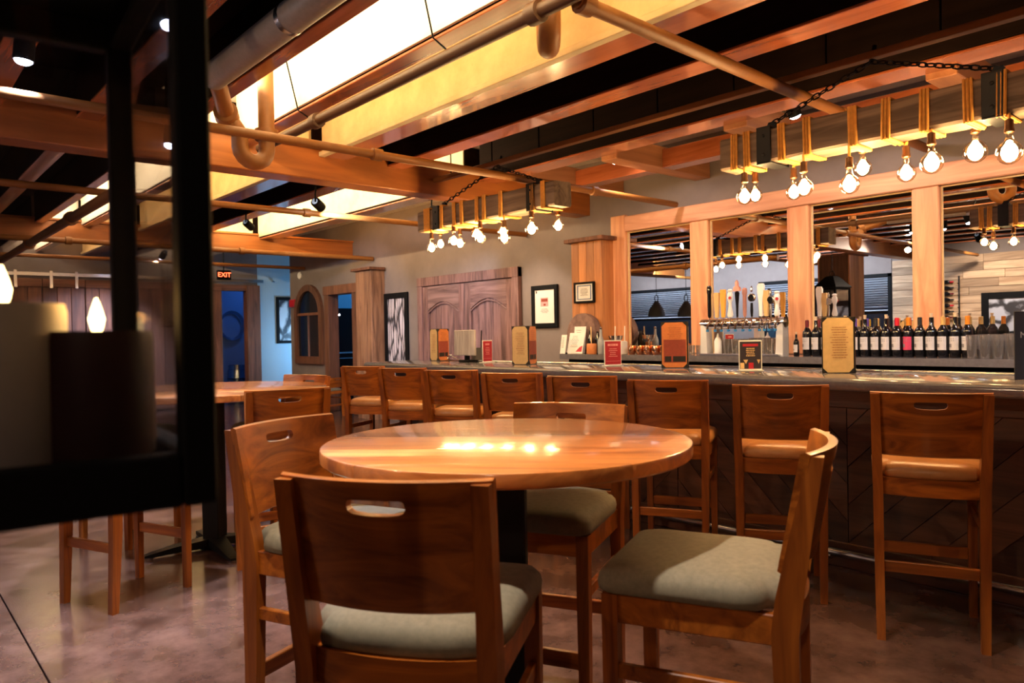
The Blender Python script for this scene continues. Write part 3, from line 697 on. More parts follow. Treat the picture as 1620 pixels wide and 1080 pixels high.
# ================================================================== STOOLS
def back_panel():
    # bent plywood back with a handle slot, bowed toward the rear
    W = .225; z0, z1 = .798, 1.075; vc = 1.020; sw = .062; sh = .017; t = .011
    us = [-W, -.18, -.13, -.09] + [-sw, -sw*.97, -sw*.9, -sw*.78] + [-sw*.4, 0, sw*.4] + [sw*.78, sw*.9, sw*.97, sw] + [.09, .13, .18, W]
    def P(u, v, side):
        k = 1-.035*(1-(v-z0)/(z1-z0))
        y = -.222-.062*((v-.755)/.32) + .030 - .052*(1-(u/W)**2) + side*t
        return (u*k, y, v)
    mb = MB(); vs_ = []; fs = []; cols = []
    for u in us:
        q = abs(u)/sw
        d = sh*max(0, 1-q**5)**.5 if q < 1 else 0
        d1 = sh*max(0, 1-q**16)**.5 if q < 1 else 0
        lo, hi = vc-d, vc+d1*.85
        c = []
        for side in (-1, 1):
            for v in (z0+.006 if side else z0, lo, hi, z1-.004):
                c.append(len(vs_)); vs_.append(P(u, v, side))
        # rounded top and bottom mid points
        c.append(len(vs_)); vs_.append(P(u, z1, 0)); c.append(len(vs_)); vs_.append(P(u, z0, 0))
        cols.append((c, d))
    for (c, d), (c2, d2) in zip(cols, cols[1:]):
        for o in (0, 4):
            fs.append((c[o], c2[o], c2[o+1], c[o+1])); fs.append((c[o+2], c2[o+2], c2[o+3], c[o+3]))
        fs.append((c[3], c2[3], c2[8], c[8])); fs.append((c[8], c2[8], c2[7], c[7]))
        fs.append((c[0], c2[0], c2[9], c[9])); fs.append((c[9], c2[9], c2[4], c[4]))
        if d > 0 or d2 > 0:
            fs.append((c[1], c2[1], c2[5], c[5])); fs.append((c[2], c2[2], c2[6], c[6]))
    for c, _ in (cols[0], cols[-1]):
        fs.append((c[0], c[1], c[5], c[4], c[9])); fs.append((c[2], c[3], c[8], c[7], c[6]))
    return mb.add(vs_, fs)
def cushion():
    # outline with cut-back rear corners so the pad passes between the rear legs
    out = []
    for cx_, cy_, a0 in ((.222-.05, .245-.05, 0), (-.222+.05, .245-.05, 90)):
        for i in range(6):
            a = R(a0+90*i/5); out.append((cx_+.05*math.cos(a), cy_+.05*math.sin(a)))
    out += [(-.220, -.10), (-.212, -.150), (-.185, -.166), (-.174, -.185), (-.170, -.215), (-.12, -.229), (-.06, -.236), (0, -.238), (.06, -.236), (.12, -.229), (.170, -.215), (.174, -.185), (.185, -.166), (.212, -.150), (.220, -.10)]
    rings = []
    for k, z in ((.95, .701), (.99, .706), (1, .722), (.985, .742), (.93, .758), (.80, .769), (.55, .776), (.25, .779)):
        rings.append([(x*k, (y-.005)*k+.005, z) for x, y in out])
    return MB().loft(rings)
def sweep(secs):
    # secs: list of (x, y, z, half width, half depth)
    return MB().loft([[(x-a, y-b, z), (x+a, y-b, z), (x+a, y+b, z), (x-a, y+b, z)] for x, y, z, a, b in secs])
def make_stool(seatmat):
    root = empty('bar_stool')
    for s in (-1, 1):
        sweep([(s*.192, -.228, 0, .017, .018), (s*.196, -.212, .35, .019, .024), (s*.198, -.205, .66, .020, .030), (s*.200, -.215, .74, .020, .030), (s*.203, -.240, .88, .019, .024), (s*.206, -.276, 1.066, .018, .016)]).build('rear_leg', M['stool_z'], root)
        sweep([(s*.195, .205, 0, .016, .016), (s*.195, .205, .40, .019, .019), (s*.195, .205, .70, .020, .020)]).build('front_leg', M['stool_z'], root)
        MB().box((s*.195-.012, -.19, .628), (s*.195+.012, .19, .700), .003).build('side_apron', M['stool_x'], root)
        MB().box((s*.195-.010, -.20, .488), (s*.195+.010, .19, .525), .003).build('side_stretcher', M['stool_x'], root)
    MB().box((-.178, .193, .628), (.178, .217, .700), .003).build('front_apron', M['stool_x'], root)
    mb = MB(); n = 10; rings = []
    for i in range(n+1):
        u = -.180+.36*i/n; y = -.205-.030*(1-(u/.18)**2)
        rings.append([(u, y-.011, .628), (u, y+.011, .628), (u, y+.011, .702), (u, y-.011, .702)])
    mb.loft(rings).build('rear_apron', M['stool_x'], root)
    MB().box((-.177, -.222, .292), (.177, -.200, .340), .003).build('rear_stretcher', M['stool_x'], root)
    MB().box((-.177, .194, .265), (.177, .216, .318), .003).build('foot_stretcher', M['stool_x'], root)
    back_panel().build('backrest', M['stool_x'], root, 50)
    cushion().build('seat_cushion', seatmat, root, 60)
    return root
pro = {'tan': make_stool(M['tan']), 'taupe': make_stool(M['taupe'])}
used = set()
def stool(kind, bx_, by_, phi, label, cat='bar stool', group=None, z=0):
    o = pro[kind] if kind not in used else copy_tree(pro[kind])
    used.add(kind); f = R(phi)
    o.location = (bx_+.272*math.cos(f), by_+.272*math.sin(f), z); o.rotation_euler = (0, 0, f-math.pi/2)
    tag(o, label, cat, group); return o
ordn = ['first', 'second', 'third', 'fourth', 'fifth', 'sixth', 'seventh', 'eighth', 'ninth']
BS = [(-6.03, 3.46, 118), (-5.36, 3.455, 118), (-4.67, 3.455, 118.5), (-3.92, 3.43, 119), (-3.233, 3.418, 120), (-2.544, 3.383, 117), (-1.868, 3.387, 121), (-1.166, 3.329, 113), (-.46, 3.34, 116)]
for k, (x, y, ph) in enumerate(BS):
    stool('tan', x, y, ph, 'tan-seated wooden bar stool at the bar, %s from the end nearest the tree picture' % ordn[k], group='stools along the bar')
TC = Vector((-1.70, 1.465)); TR = .55; TZ = 1.03
stool('taupe', -1.263, .762, 125, 'taupe-seated stool at the near round table with its back to the window wall', group='stools at the near round table')
stool('taupe', -2.379, 1.056, 22, 'taupe-seated stool at the near round table on the side of the far round table', group='stools at the near round table')
stool('taupe', -.875, 1.77, 204, 'taupe-seated stool at the near round table turned sideways to the bar', group='stools at the near round table')
stool('taupe', -2.02, 2.07, -64, 'taupe-seated stool pushed in between the near round table and the bar stools', group='stools at the near round table')
LC = Vector((-4.88, 1.70))
stool('taupe', -3.795, 1.728, 168, 'taupe-seated stool at the far round table facing the plank end wall', group='stools at the far round table')
stool('taupe', -5.08, 2.46, -75, 'taupe-seated stool at the far round table on the side nearest the bar', group='stools at the far round table')
stool('taupe', -4.22, .80, 112, 'taupe-seated stool at the far round table on the side nearest the windows', group='stools at the far round table')
stool('taupe', -5.75, 1.25, 25, 'taupe-seated stool at the far round table with its back to the plank end wall', group='stools at the far round table')
ch_ = stool('taupe', -11.28, 5.98, 195, 'low wooden chair standing in front of the doorway past the end of the bar', 'chair'); ch_.scale = (1, 1, .62)

# ================================================================== ROUND TABLES
def round_table(c, ang, label, np=9, baserot=0, TR=.55):
    root = empty('round_table', (c.x, c.y, 0), ang); tag(root, label, 'table')
    def strip_poly(r, a, b, n=14):
        # circle of radius r cut to a<y<b, constant vertex count
        a = max(a, -r+1e-4); b = min(b, r-1e-4)
        ta, tb = math.asin(a/r), math.asin(b/r); pts = []
        for i in range(n+1):
            t = ta+(tb-ta)*i/n; pts.append((r*math.cos(t), r*math.sin(t)))
        return pts+[(-x, y) for x, y in reversed(pts)]
    wv = 2*TR/np
    for k in range(np):
        a, b = -TR+k*wv+.0005, -TR+(k+1)*wv-.0005
        rings = []
        for r, z in ((TR-.006, TZ-.040), (TR, TZ-.034), (TR, TZ-.006), (TR-.002, TZ-.002), (TR-.007, TZ)):
            rings.append([(x, y, z) for x, y in strip_poly(r, max(a, -r*.9995), min(b, r*.9995))])
        MB().loft(rings).build('top_plank', M['table'], root, 40)
    MB().lathe([(TR*.62, TZ-.055), (TR*.62, TZ-.041)], 32).build('top_plate', M['blackmat'], root)
    MB().box((-.055, -.055, .06), (.055, .055, TZ-.055), .004, Tm(rz=baserot)).build('column', M['black'], root)
    for k in range(4):
        a = math.pi/4+k*math.pi/2+baserot; d = Vector((math.cos(a), math.sin(a), 0)); nrm = Vector((-d.y, d.x, 0))
        rings = []
        for s_, hw, z0_, z1_ in ((.03, .055, .02, .075), (.25, .04, .018, .055), (.38, .03, .012, .035), (.42, .02, .012, .026)):
            p = d*s_; rings.append([p-nrm*hw+Vector((0, 0, z0_)), p+nrm*hw+Vector((0, 0, z0_)), p+nrm*hw+Vector((0, 0, z1_)), p-nrm*hw+Vector((0, 0, z1_))])
        MB().loft(rings).build('base_arm', M['black'], root)
        MB().lathe([(.022, 0), (.022, .018)], 10, Tm(d*.39)).build('glide', M['steel'], root)
    return root
round_table(TC, R(44), 'round bar-height table of glossy wooden planks nearest the hanging lantern', 9, R(0))
round_table(LC, R(20), 'round bar-height wooden table beyond the lantern, toward the plank end wall', 11, R(20), .72)

# ================================================================== HANGING TIMBER LAMPS
def chain(p, q, link=.042, r=.0045):
    p, q = Vector(p), Vector(q); L_ = (q-p).length; n = int(L_/link); d = (q-p)/n; mb = MB()
    t = d.normalized(); x = t.orthogonal().normalized(); y = t.cross(x)
    for i in range(n):
        c = p+d*(i+.5); s = x if i % 2 else y
        mb.tube([c+t*(link*.68*math.cos(a))+s*(link*.34*math.sin(a)) for a in [2*math.pi*k/8 for k in range(8)]], r, 5, True)
    return mb
def bulb_profile(r):
    pr_ = [(.012, 0)]
    for i in range(1, 12):
        a = math.pi*i/11.0; zz = -.02-r*.35-r*(1-math.cos(a))/1.0*1.0; rad = r*math.sin(a)
        pr_.append((max(rad, .012 if i < 6 else .0005), zz))
    return pr_
def beam_lamp(x0_, x1_, yc, zb_, label, bulbs, br, apex, flip=1):
    hh = .19; wy = .19
    root = empty('beam_lamp', ((x0_+x1_)/2, yc, zb_)); tag(root, label, 'pendant lamp', 'timber beam lamps over the bar')
    n = 14; rings = []
    for i in range(n+1):
        x = x0_+(x1_-x0_)*i/n; j = lambda: random.uniform(-.004, .004)
        b_ = .012
        rings.append([(x, yc-wy/2+b_+j(), zb_+j()), (x, yc+wy/2-b_+j(), zb_+j()), (x, yc+wy/2+j(), zb_+b_), (x, yc+wy/2+j(), zb_+hh-b_), (x, yc+wy/2-b_, zb_+hh+j()), (x, yc-wy/2+b_, zb_+hh+j()), (x, yc-wy/2+j(), zb_+hh-b_), (x, yc-wy/2+j(), zb_+b_)])
    part('timber', MB().loft(rings), M['beam'], root, 25)
    g = .006
    for xb in br:
        mb = MB()
        mb.box((xb-.045, yc-wy/2-.014, zb_-.004), (xb+.045, yc-wy/2-.005, zb_+hh+.012), .002).box((xb-.045, yc+wy/2+.005, zb_-.004), (xb+.045, yc+wy/2+.014, zb_+hh+.012), .002).box((xb-.045, yc-wy/2-.014, zb_+hh+.006), (xb+.045, yc+wy/2+.014, zb_+hh+.016), .002)
        mb.box((xb-.045, yc-wy/2-.014, zb_-.013), (xb+.045, yc+wy/2+.014, zb_-.004), .002)
        mb.prism([(xb-.04, zb_+hh+.014), (xb+.04, zb_+hh+.014), (xb+.02, zb_+hh+.06), (xb-.02, zb_+hh+.06)], yc-.012, yc+.012, 'y')
        part('bracket', mb, M['black'], root)
        for zz in (zb_+.04, zb_+hh-.04): part('bolt', MB().lathe([(.010, 0), (.010, .006), (.005, .009)], 6, Matrix.Translation((xb, yc-wy/2-.013, zz)) @ Matrix.Rotation(R(90), 4, 'X')), M['black'], root)
        part('chain', chain((xb, yc, zb_+hh+.05), apex), M['black'], root)
    part('hook', MB().tube([apex, Vector(apex)+Vector((0, .03, .03)), Vector(apex)+Vector((0, .05, .10))], .012, 8), M['black'], root)
    for bxp, by_, bz, rr in bulbs:
        turns = 3; mb = MB(); e = .008; pts = []
        y0_, y1_, z0_, z1_ = yc-wy/2-e, yc+wy/2+e, zb_-e, zb_+hh+e
        dirn = random.choice((-1, 1)); xs = bxp
        pts.append((xs, by_, z0_-.004))
        per = [(y1_-by_, (y1_, z0_)), (hh, (y1_, z1_)), (wy, (y0_, z1_)), (hh, (y0_, z0_)), (by_-y0_, (by_, z0_))]
        for k in range(turns):
            for s_, (yy, zz) in per:
                xs += dirn*.016/5*1.0
                pts.append((xs, yy, zz))
        dens = []
        for a, b in zip(pts, pts[1:]):
            a, b = Vector(a), Vector(b); dens += [a, a+(b-a)*.08, a+(b-a)*.5, a+(b-a)*.92]
        part('rope_wrap', mb.tube(dens, .0075, 6), M['rope'], root)
        tz = bz+rr+.10
        cd = part('cord', MB().tube([(bxp, by_, zb_-.002), (bxp, by_, (zb_+tz)/2), (bxp, by_, tz-.005)], .0075, 6), M['rope'], root)
        base = cd.location+root.location
        def sub(nm, mb_, mat, sm=40):
            o = mb_.build(nm, mat, None, sm); o.parent = cd; o.location = o.location-base; return o
        sub('socket', MB().lathe([(.009, tz), (.019, tz-.006), (.019, tz-.045), (.022, tz-.05), (.022, tz-.062), (.016, tz-.066)], 12), M['brass']).location += Vector((bxp, by_, 0))
        prb = [(.0135, bz+rr+.035), (.014, bz+rr+.02)]
        for i in range(1, 13):
            a = math.pi*i/12; rad = rr*math.sin(a); zz = bz+rr*math.cos(a)
            if i == 1: rad = max(rad, .02); zz = bz+rr*.98
            prb.append((max(rad, .0008), zz))
        sub('bulb', MB().lathe(prb, 20, None, 0, False), M['bulbglass'], 60).location += Vector((bxp, by_, 0))
        sub('filament', MB().lathe([(.004, bz+rr*.85), (rr*.34, bz+rr*.68), (rr*.56, bz+rr*.35), (rr*.64, bz-rr*.05), (rr*.52, bz-rr*.45), (rr*.28, bz-rr*.70), (.003, bz-rr*.78)], 14), M['filament']).location += Vector((bxp, by_, 0))
    return root
YL = 4.13; yf, yk = YL-.10+.012, YL+.10-.012
def bl_(px, py, yy, r): p = A(px, py, y=yy); return (p.x, yy, p.z, r)
ap2 = A(1378, 103, y=4.19); ap1 = A(787, 284, y=4.19)
beam_lamp(-2.60, -.62, YL, 2.335, 'timber beam lamp hung over the bar in front of the wine bottles and taps',
    [bl_(1178, 311, yf, .048), bl_(1195, 309, yk, .044), bl_(1256, 304, yk, .046), bl_(1272, 297, yf, .050), bl_(1344, 292, yf, .052), bl_(1365, 266, yk, .048), bl_(1434, 274, yk, .048), bl_(1474, 258, yf, .054), bl_(1543, 240, yk, .056), bl_(1597, 241, yf, .056)],
    [-2.30, -1.124], (ap2.x, 4.19, 2.80))
beam_lamp(-5.92, -4.07, YL, 2.335, 'timber beam lamp hung over the bar in front of the panelled doors',
    [bl_(683, 392, yf, .046), bl_(697, 386, yk, .045), bl_(718, 381, yf, .046), bl_(728, 385, yk, .045), bl_(754, 370, yk, .046), bl_(760, 376, yf, .046), bl_(798, 376, yf, .048), bl_(796, 366, yk, .046), bl_(841, 362, yf, .052), bl_(883, 357, yk, .046)],
    [-5.62, -4.33], (ap1.x, 4.19, 2.80))

# ================================================================== FOREGROUND LANTERN
def cpt(px, D, z):
    d = FW + RT*((px-810)/FPX); d = Vector((d.x, d.y, 0)); return Vector((d.x*D, d.y*D, z))
LR = cpt(308, .74, 0); LB = cpt(199, 1.07, 0); e1_ = (LB-LR); SL_ = e1_.length; e1_.normalize(); e2_ = Vector((-e1_.y, e1_.x, 0))
if e2_.dot(Vector((0, 0, 0))-LR) > 0 and (LR+e2_*.3).length > LR.length: e2_ = -e2_
if (LR+e2_*.3).x*RT.x + (LR+e2_*.3).y*RT.y > LR.x*RT.x+LR.y*RT.y: e2_ = -e2_
LZ0 = 1.187; LZ1 = 1.80
ctr = LR+e1_*(SL_/2)+e2_*(SL_/2)
lan = empty('hanging_lantern', (ctr.x, ctr.y, LZ0), math.atan2(e1_.y, e1_.x))
tag(lan, 'large black steel framed glass lantern with candles, hung beside the near floor', 'lantern')
h = SL_/2
def lp(name, mb, mat, sm=35):
    o = mb.build(name, mat, lan, sm); return o
Hh = LZ1-LZ0; pw = .016
for sx in (-1, 1):
    for sy in (-1, 1):
        lp('corner_post', MB().box((sx*h-pw, sy*h-pw, 0), (sx*h+pw, sy*h+pw, Hh), .003), M['blackmat'])
for z0_, z1_, nm in ((0, .052, 'bottom_rail'), (Hh-.04, Hh, 'top_rail')):
    for s_ in (-1, 1):
        lp(nm, MB().box((-h+pw, s_*h-.014, z0_), (h-pw, s_*h+.014, z1_), .003), M['blackmat'])
        lp(nm, MB().box((s_*h-.014, -h+pw, z0_), (s_*h+.014, h-pw, z1_), .003), M['blackmat'])
lp('floor_plate', MB().box((-h+.012, -h+.012, .004), (h-.012, h-.012, .014)), M['blackmat'])
for s_ in (-1, 1):
    lp('glass_pane', MB().box((-h+pw, s_*h-.0015, .05), (h-pw, s_*h+.0015, Hh-.04)), M['pane'])
    lp('glass_pane', MB().box((s_*h-.0015, -h+pw, .05), (s_*h+.0015, h-pw, Hh-.04)), M['pane'])
rg = lambda r, z: [(-r, -r, z), (r, -r, z), (r, r, z), (-r, r, z)]
lp('roof', MB().loft([rg(h+.03, Hh), rg(h+.03, Hh+.015), rg(.09, Hh+.20), rg(.06, Hh+.22)]), M['blackmat'])
lp('ring', MB().tube([(.05*math.cos(a), 0, Hh+.26+.05*math.sin(a)) for a in [2*math.pi*k/12 for k in range(12)]], .007, 6, True), M['blackmat'])
cm = chain((0, 0, Hh+.30), (0, 0, 2.92-LZ0)); lp('chain', cm, M['black'])
# candles standing in the lantern (local frame: x along e1, y along e2 sense)
inv = lan.matrix_basis.inverted() if False else (Matrix.Translation(lan.location) @ Matrix.Rotation(lan.rotation_euler.z, 4, 'Z')).inverted()
def candle(px, D, rad, ztop, mat, label, fl=.03):
    c = cpt(px, D, LZ0); lc = inv @ c
    lim = h-rad-.022; lc.x = max(-lim, min(lim, lc.x)); lc.y = max(-lim, min(lim, lc.y))
    c = inv.inverted() @ lc
    zb_ = LZ0+.0145
    e = empty('pillar_candle', (c.x, c.y, zb_)); tag(e, label, 'candle')
    part('wax', MB().lathe([(rad*.97, zb_), (rad, zb_+.006), (rad, ztop-.008), (rad*.96, ztop), (rad*.8, ztop-.004), (.01, ztop-.012)], 28, Tm((c.x, c.y, 0))), mat, e, 50)
    part('flame', MB().lathe([(.002, ztop-.010), (fl*.36, ztop+fl*.35), (fl*.44, ztop+fl*.75), (fl*.3, ztop+fl*1.3), (.001, ztop+fl*2.0)], 12, Tm((c.x, c.y, 0))), M['flame'], e, 60)
    lamp('POINT', 'flame_glow', (c.x, c.y, ztop+.03), .25, AMBER, shadow_soft_size=.012)
candle(165, .77, .053, 1.360, M['candledark'], 'short burgundy pillar candle with a lit flame inside the lantern', .017)
candle(5, .73, .055, 1.388, M['candlegrey'], 'taller pale pillar candle with a lit flame inside the lantern', .019)

# ================================================================== THINGS ON THE BAR
RV = Vector((RT.x, RT.y, 0)).normalized(); FV = Vector((FW.x, FW.y, 0)).normalized()
def menu_panel(e, S, d, wdt, hgt, face, lower, seed, cover):
    # upright menu leaf from spine S along direction d; page on the side facing the guests
    n = Vector((d.y, -d.x, 0))
    if n.dot(-FV) < 0: n = -n
    Mx = Matrix(((d.x, -n.x, 0, S.x), (d.y, -n.y, 0, S.y), (0, 0, 1, S.z), (0, 0, 0, 1)))
    cv = part('cover', MB().box((0, .0, 0), (wdt, .006, hgt), .0015, Mx), cover, e)
    base = cv.location+e.location
    def sub(nm, mb, mat):
        o = mb.build(nm, mat, None); o.parent = cv; o.location = o.location-base
    m_ = .005; c_ = .026
    a, b, z0_, z1_ = m_, wdt-m_, m_, hgt-m_
    sub('page', MB().prism([(a+c_, z0_), (b-c_, z0_), (b, z0_+c_), (b, z1_-c_), (b-c_, z1_), (a+c_, z1_), (a, z1_-c_), (a, z0_+c_)], -.0015, 0, 'y', Mx), face)
    if lower:
        sub('page_picture', MB().box((a+.004, -.0025, z0_+.035), (b-.012, -.0016, z0_+(z1_-z0_)*.62), 0, Mx), lower)
        sub('page_photo', MB().box((a+.008, -.0035, z0_+.04), (a+(b-a)*.55, -.0026, z0_+(z1_-z0_)*.25), 0, Mx).box((a+(b-a)*.62, -.0035, z0_+.04), (b-.02, -.0026, z0_+(z1_-z0_)*.25), 0, Mx), M['menublack'])
        zz0, zz1 = z0_+(z1_-z0_)*.32, z0_+(z1_-z0_)*.9
    else: zz0, zz1 = z0_+(z1_-z0_)*.25, z0_+(z1_-z0_)*.85
    mb = MB()
    for x0_, x1_, za, zb_ in lines(a+.02, b-.03, zz0, zz1, 13, .0028, seed): mb.box((x0_, -.0042, za), (x1_, -.0036, zb_), 0, Mx)
    sub('print_lines', mb, M['menured'])
    for u, v in ((a, z0_), (b, z0_), (a, z1_), (b, z1_)):
        su = 1 if u == a else -1; sv = 1 if v == z0_ else -1
        sub('corner_tab', MB().prism([(u-su*.004, v-sv*.004), (u+su*c_*1.05, v-sv*.004), (u-su*.004, v+sv*c_*1.05)], -.003, 0, 'y', Mx), M['menublack'])
def menu(px, py, dl, dr, label, fl, fr, ll=None, lr=None, cover=None, wdt=.18, hgt=.325):
    S = A(px, py, z=BZ+.0005); e = empty('folded_menu', S); tag(e, label, 'menu', 'folded menus on the bar')
    cv = cover or M['menublack']
    menu_panel(e, S, (-RV*math.cos(R(dl))+FV*math.sin(R(dl))).normalized(), wdt, hgt, fl, ll, px, cv)
    menu_panel(e, S+RV*.007, (RV*math.cos(R(dr))+FV*math.sin(R(dr))).normalized(), wdt, hgt, fr, lr, px+1, cv)
    return e
menu(692.5, 571, 60, 58, 'folded standing menu on the bar nearest the panelled doors', M['cream'], M['menuorange'], None, M['menured'])
menu(836, 577, 42, 68, 'folded standing menu on the bar below the black framed poster', M['cream'], M['menuorange'], None, M['menured'])
menu(1088, 582, 14, 82, 'standing orange and red menu on the bar between the copper mugs and beer taps', M['menuorange'], M['cream'], M['menured'], None)
menu(1352, 590, 5, 80, 'standing cream menu with black corner tabs on the bar before the wine bottles', M['cream'], M['menured'], None, None)
# grey covered menu at the end of the bar
S = A(1606, 601, z=BZ+.0005); e = empty('folded_menu', S); tag(e, 'standing dark grey covered menu on the bar before the drinking glasses', 'menu', 'folded menus on the bar')
d = (RV*math.cos(R(8))+FV*math.sin(R(8))).normalized(); n_ = Vector((d.y, -d.x, 0)); Mx = Matrix(((d.x, -n_.x, 0, S.x), (d.y, -n_.y, 0, S.y), (0, 0, 1, S.z), (0, 0, 0, 1)))
part('cover', MB().box((0, 0, 0), (.22, .006, .325), .0015, Mx), M['menugrey'], e)
d2_ = (RV*math.cos(R(60))+FV*math.sin(R(60))).normalized(); Mx2 = Matrix(((d2_.x, -d2_.y, 0, S.x+.22*d.x), (d2_.y, d2_.x, 0, S.y+.22*d.y), (0, 0, 1, S.z), (0, 0, 0, 1)))
part('cover', MB().box((0, 0.008, 0), (.2, .014, .325), .0015, Mx2), M['menugrey'], e)
def text(s, size, mat, parent, Mx, depth=.0006, name='lettering'):
    cu = bpy.data.curves.new('lettering', 'FONT'); cu.body = s; cu.size = size; cu.extrude = depth; cu.align_x = 'CENTER'; cu.align_y = 'CENTER'; cu.resolution_u = 3
    to = bpy.data.objects.new('tmp', cu); COL.objects.link(to); dg = bpy.context.evaluated_depsgraph_get()
    me = bpy.data.meshes.new_from_object(to.evaluated_get(dg)); bpy.data.objects.remove(to)
    me.materials.clear(); me.materials.append(mat); me.transform(Mx)
    o = bpy.data.objects.new(name, me); COL.objects.link(o)
    c = sum((v.co for v in me.vertices), Vector())/max(1, len(me.vertices)); me.transform(Matrix.Translation(-c)); o.location = c
    if parent: onto(o, parent)
    return o
text('Menu', .042, M['paper'], e, Mx @ Tm((.075, -.0012, .212), rx=R(90)))
# table tents in clear stands
def tent(px0, px1, py0, py1, label, mat, kind):
    c = A((px0+px1)/2, py1, z=BZ+.0005); D = (c-Vector((0, 0, CAMH))).dot(FW); hgt = (py1-py0)*D/FPX; wd = .135
    app = (px1-px0)*D/FPX; dl = math.acos(min(1, app/wd))
    d = (RV*math.cos(dl)+FV*math.sin(dl)).normalized(); n = Vector((d.y, -d.x, 0)); n = n if n.dot(-FV) > 0 else -n
    e = empty('table_tent_card', c); tag(e, label, 'card')
    Mx = Matrix(((d.x, -n.x, 0, c.x), (d.y, -n.y, 0, c.y), (0, 0, 1, c.z), (0, 0, 0, 1)))
    part('acrylic_stand', MB().box((-wd/2-.004, -.006, .003), (wd/2+.004, -.003, hgt)).build if False else MB().box((-wd/2-.006, .0, 0), (wd/2+.006, .006, hgt), .001, Mx).box((-wd/2-.006, -.035, 0), (wd/2+.006, .045, .004), .001, Mx), M['white'], e)
    part('card', MB().box((-wd/2, -.002, .012), (wd/2, 0, hgt-.008), 0, Mx), mat, e)
    mb = MB(); mb2 = MB()
    if kind == 'red':
        for a, b, z0_, z1_ in lines(-wd*.42, wd*.42, hgt*.72, hgt*.92, 1, .016, px0, 1): mb.box((a, -.003, z0_), (b, -.002, z1_), 0, Mx)
        for a, b, z0_, z1_ in lines(-wd*.34, wd*.34, hgt*.34, hgt*.70, 5, .0045, px0+3, .9): mb.box((a, -.003, z0_), (b, -.002, z1_), 0, Mx)
        mb.box((-wd*.45, -.003, hgt*.18), (wd*.45, -.002, hgt*.19), 0, Mx)
        part('print_lines', mb, M['pinkink'], e)
    else:
        mb.box((-wd*.36, -.003, hgt*.80), (wd*.36, -.002, hgt*.88), 0, Mx).box((-.012, -.003, .012), (.018, -.002, hgt*.26), 0, Mx)
        part('print_red', mb, M['red'], e)
        for a, b, z0_, z1_ in lines(-wd*.38, wd*.38, hgt*.46, hgt*.76, 5, .005, 5, .6): mb2.box((a, -.003, z0_), (b, -.002, z1_), 0, Mx)
        mb2.prism([(-wd*.34, hgt*.36), (-wd*.12, hgt*.36), (-wd*.22, hgt*.22)], -.003, -.002, 'y', Mx).prism([(wd*.3, hgt*.36), (wd*.46, hgt*.36), (wd*.38, hgt*.22)], -.003, -.002, 'y', Mx)
        mb2.box((-wd*.48, -.003, .014), (-wd*.30, -.002, hgt*.26), 0, Mx)
        part('print_lines', mb2, M['cream'], e)
tent(765, 778, 538, 573, 'narrow red promotional card in a stand beside the box of papers', M['red'], 'red')
tent(957, 983, 538, 578.5, 'red promotional card in a stand in front of the mirror posts', M['red'], 'red')
tent(1170, 1205, 538, 586, 'dark drinks card in a white stand in front of the beer taps', M['darkcard'], 'dark')
# box of papers
c = A(758, 571, z=BZ); e = empty('caddy_box', c); tag(e, 'small dark box holding papers and pens on the bar', 'box')
Mx = Tm((c.x, c.y, BZ+.0005), rz=R(48.7+25))
part('box', MB().box((-.06, -.06, 0), (.06, -.055, .13), 0, Mx).box((-.06, .055, 0), (.06, .06, .13), 0, Mx).box((-.06, -.055, 0), (-.055, .055, .13), 0, Mx).box((.055, -.055, 0), (.06, .055, .13), 0, Mx).box((-.055, -.055, 0), (.055, .055, .004), 0, Mx), M['menugrey'], e)
part('papers', MB().box((-.02, -.03, .01), (-.012, .03, .24), 0, Mx @ Tm(ry=R(-12))), M['paper'], e)
part('pen', MB().tube([Mx @ Vector((.02, 0, .01)), Mx @ Vector((.03, .01, .2)), Mx @ Vector((.035, .012, .30))], .006, 6), M['blackmat'], e)
part('pen', MB().tube([Mx @ Vector((.03, -.03, .01)), Mx @ Vector((.04, -.03, .1)), Mx @ Vector((.05, -.04, .16))], .006, 6), M['blackmat'], e)
# wooden backed display screen on the bar
c0 = A(737, 566, y=4.33); e = empty('order_screen', (c0.x, 4.33, BZ)); tag(e, 'grey wood backed order screen on a stand on the bar', 'screen')
hw = (A(752, 545, y=4.33).x-A(720, 545, y=4.33).x)/2; zt_ = A(737, 522, y=4.33).z; zb_ = A(737, 562, y=4.33).z
part('panel', MB().box((c0.x-hw, 4.31, max(zb_, BZ+.03)), (c0.x+hw, 4.335, zt_), .004), wood('grey_board', (.28, .25, .26), (.5, .46, .47), .6, 'z', 1.5, 0, 0, .2), e)
part('stand', MB().box((c0.x-.08, 4.30, BZ+.0005), (c0.x+.08, 4.42, BZ+.02), .004).box((c0.x-.03, 4.336, BZ+.01), (c0.x+.03, 4.356, zb_+.15), .003), M['blackmat'], e)
cab = A(713, 562, y=4.30)
part('cable', MB().tube([(c0.x-.1, 4.34, BZ+.02)]+[(cab.x+.05*math.cos(a), 4.30, BZ+.035+.03*math.sin(a)) for a in [R(20+30*k) for k in range(7)]], .006, 6), M['steel'], e)

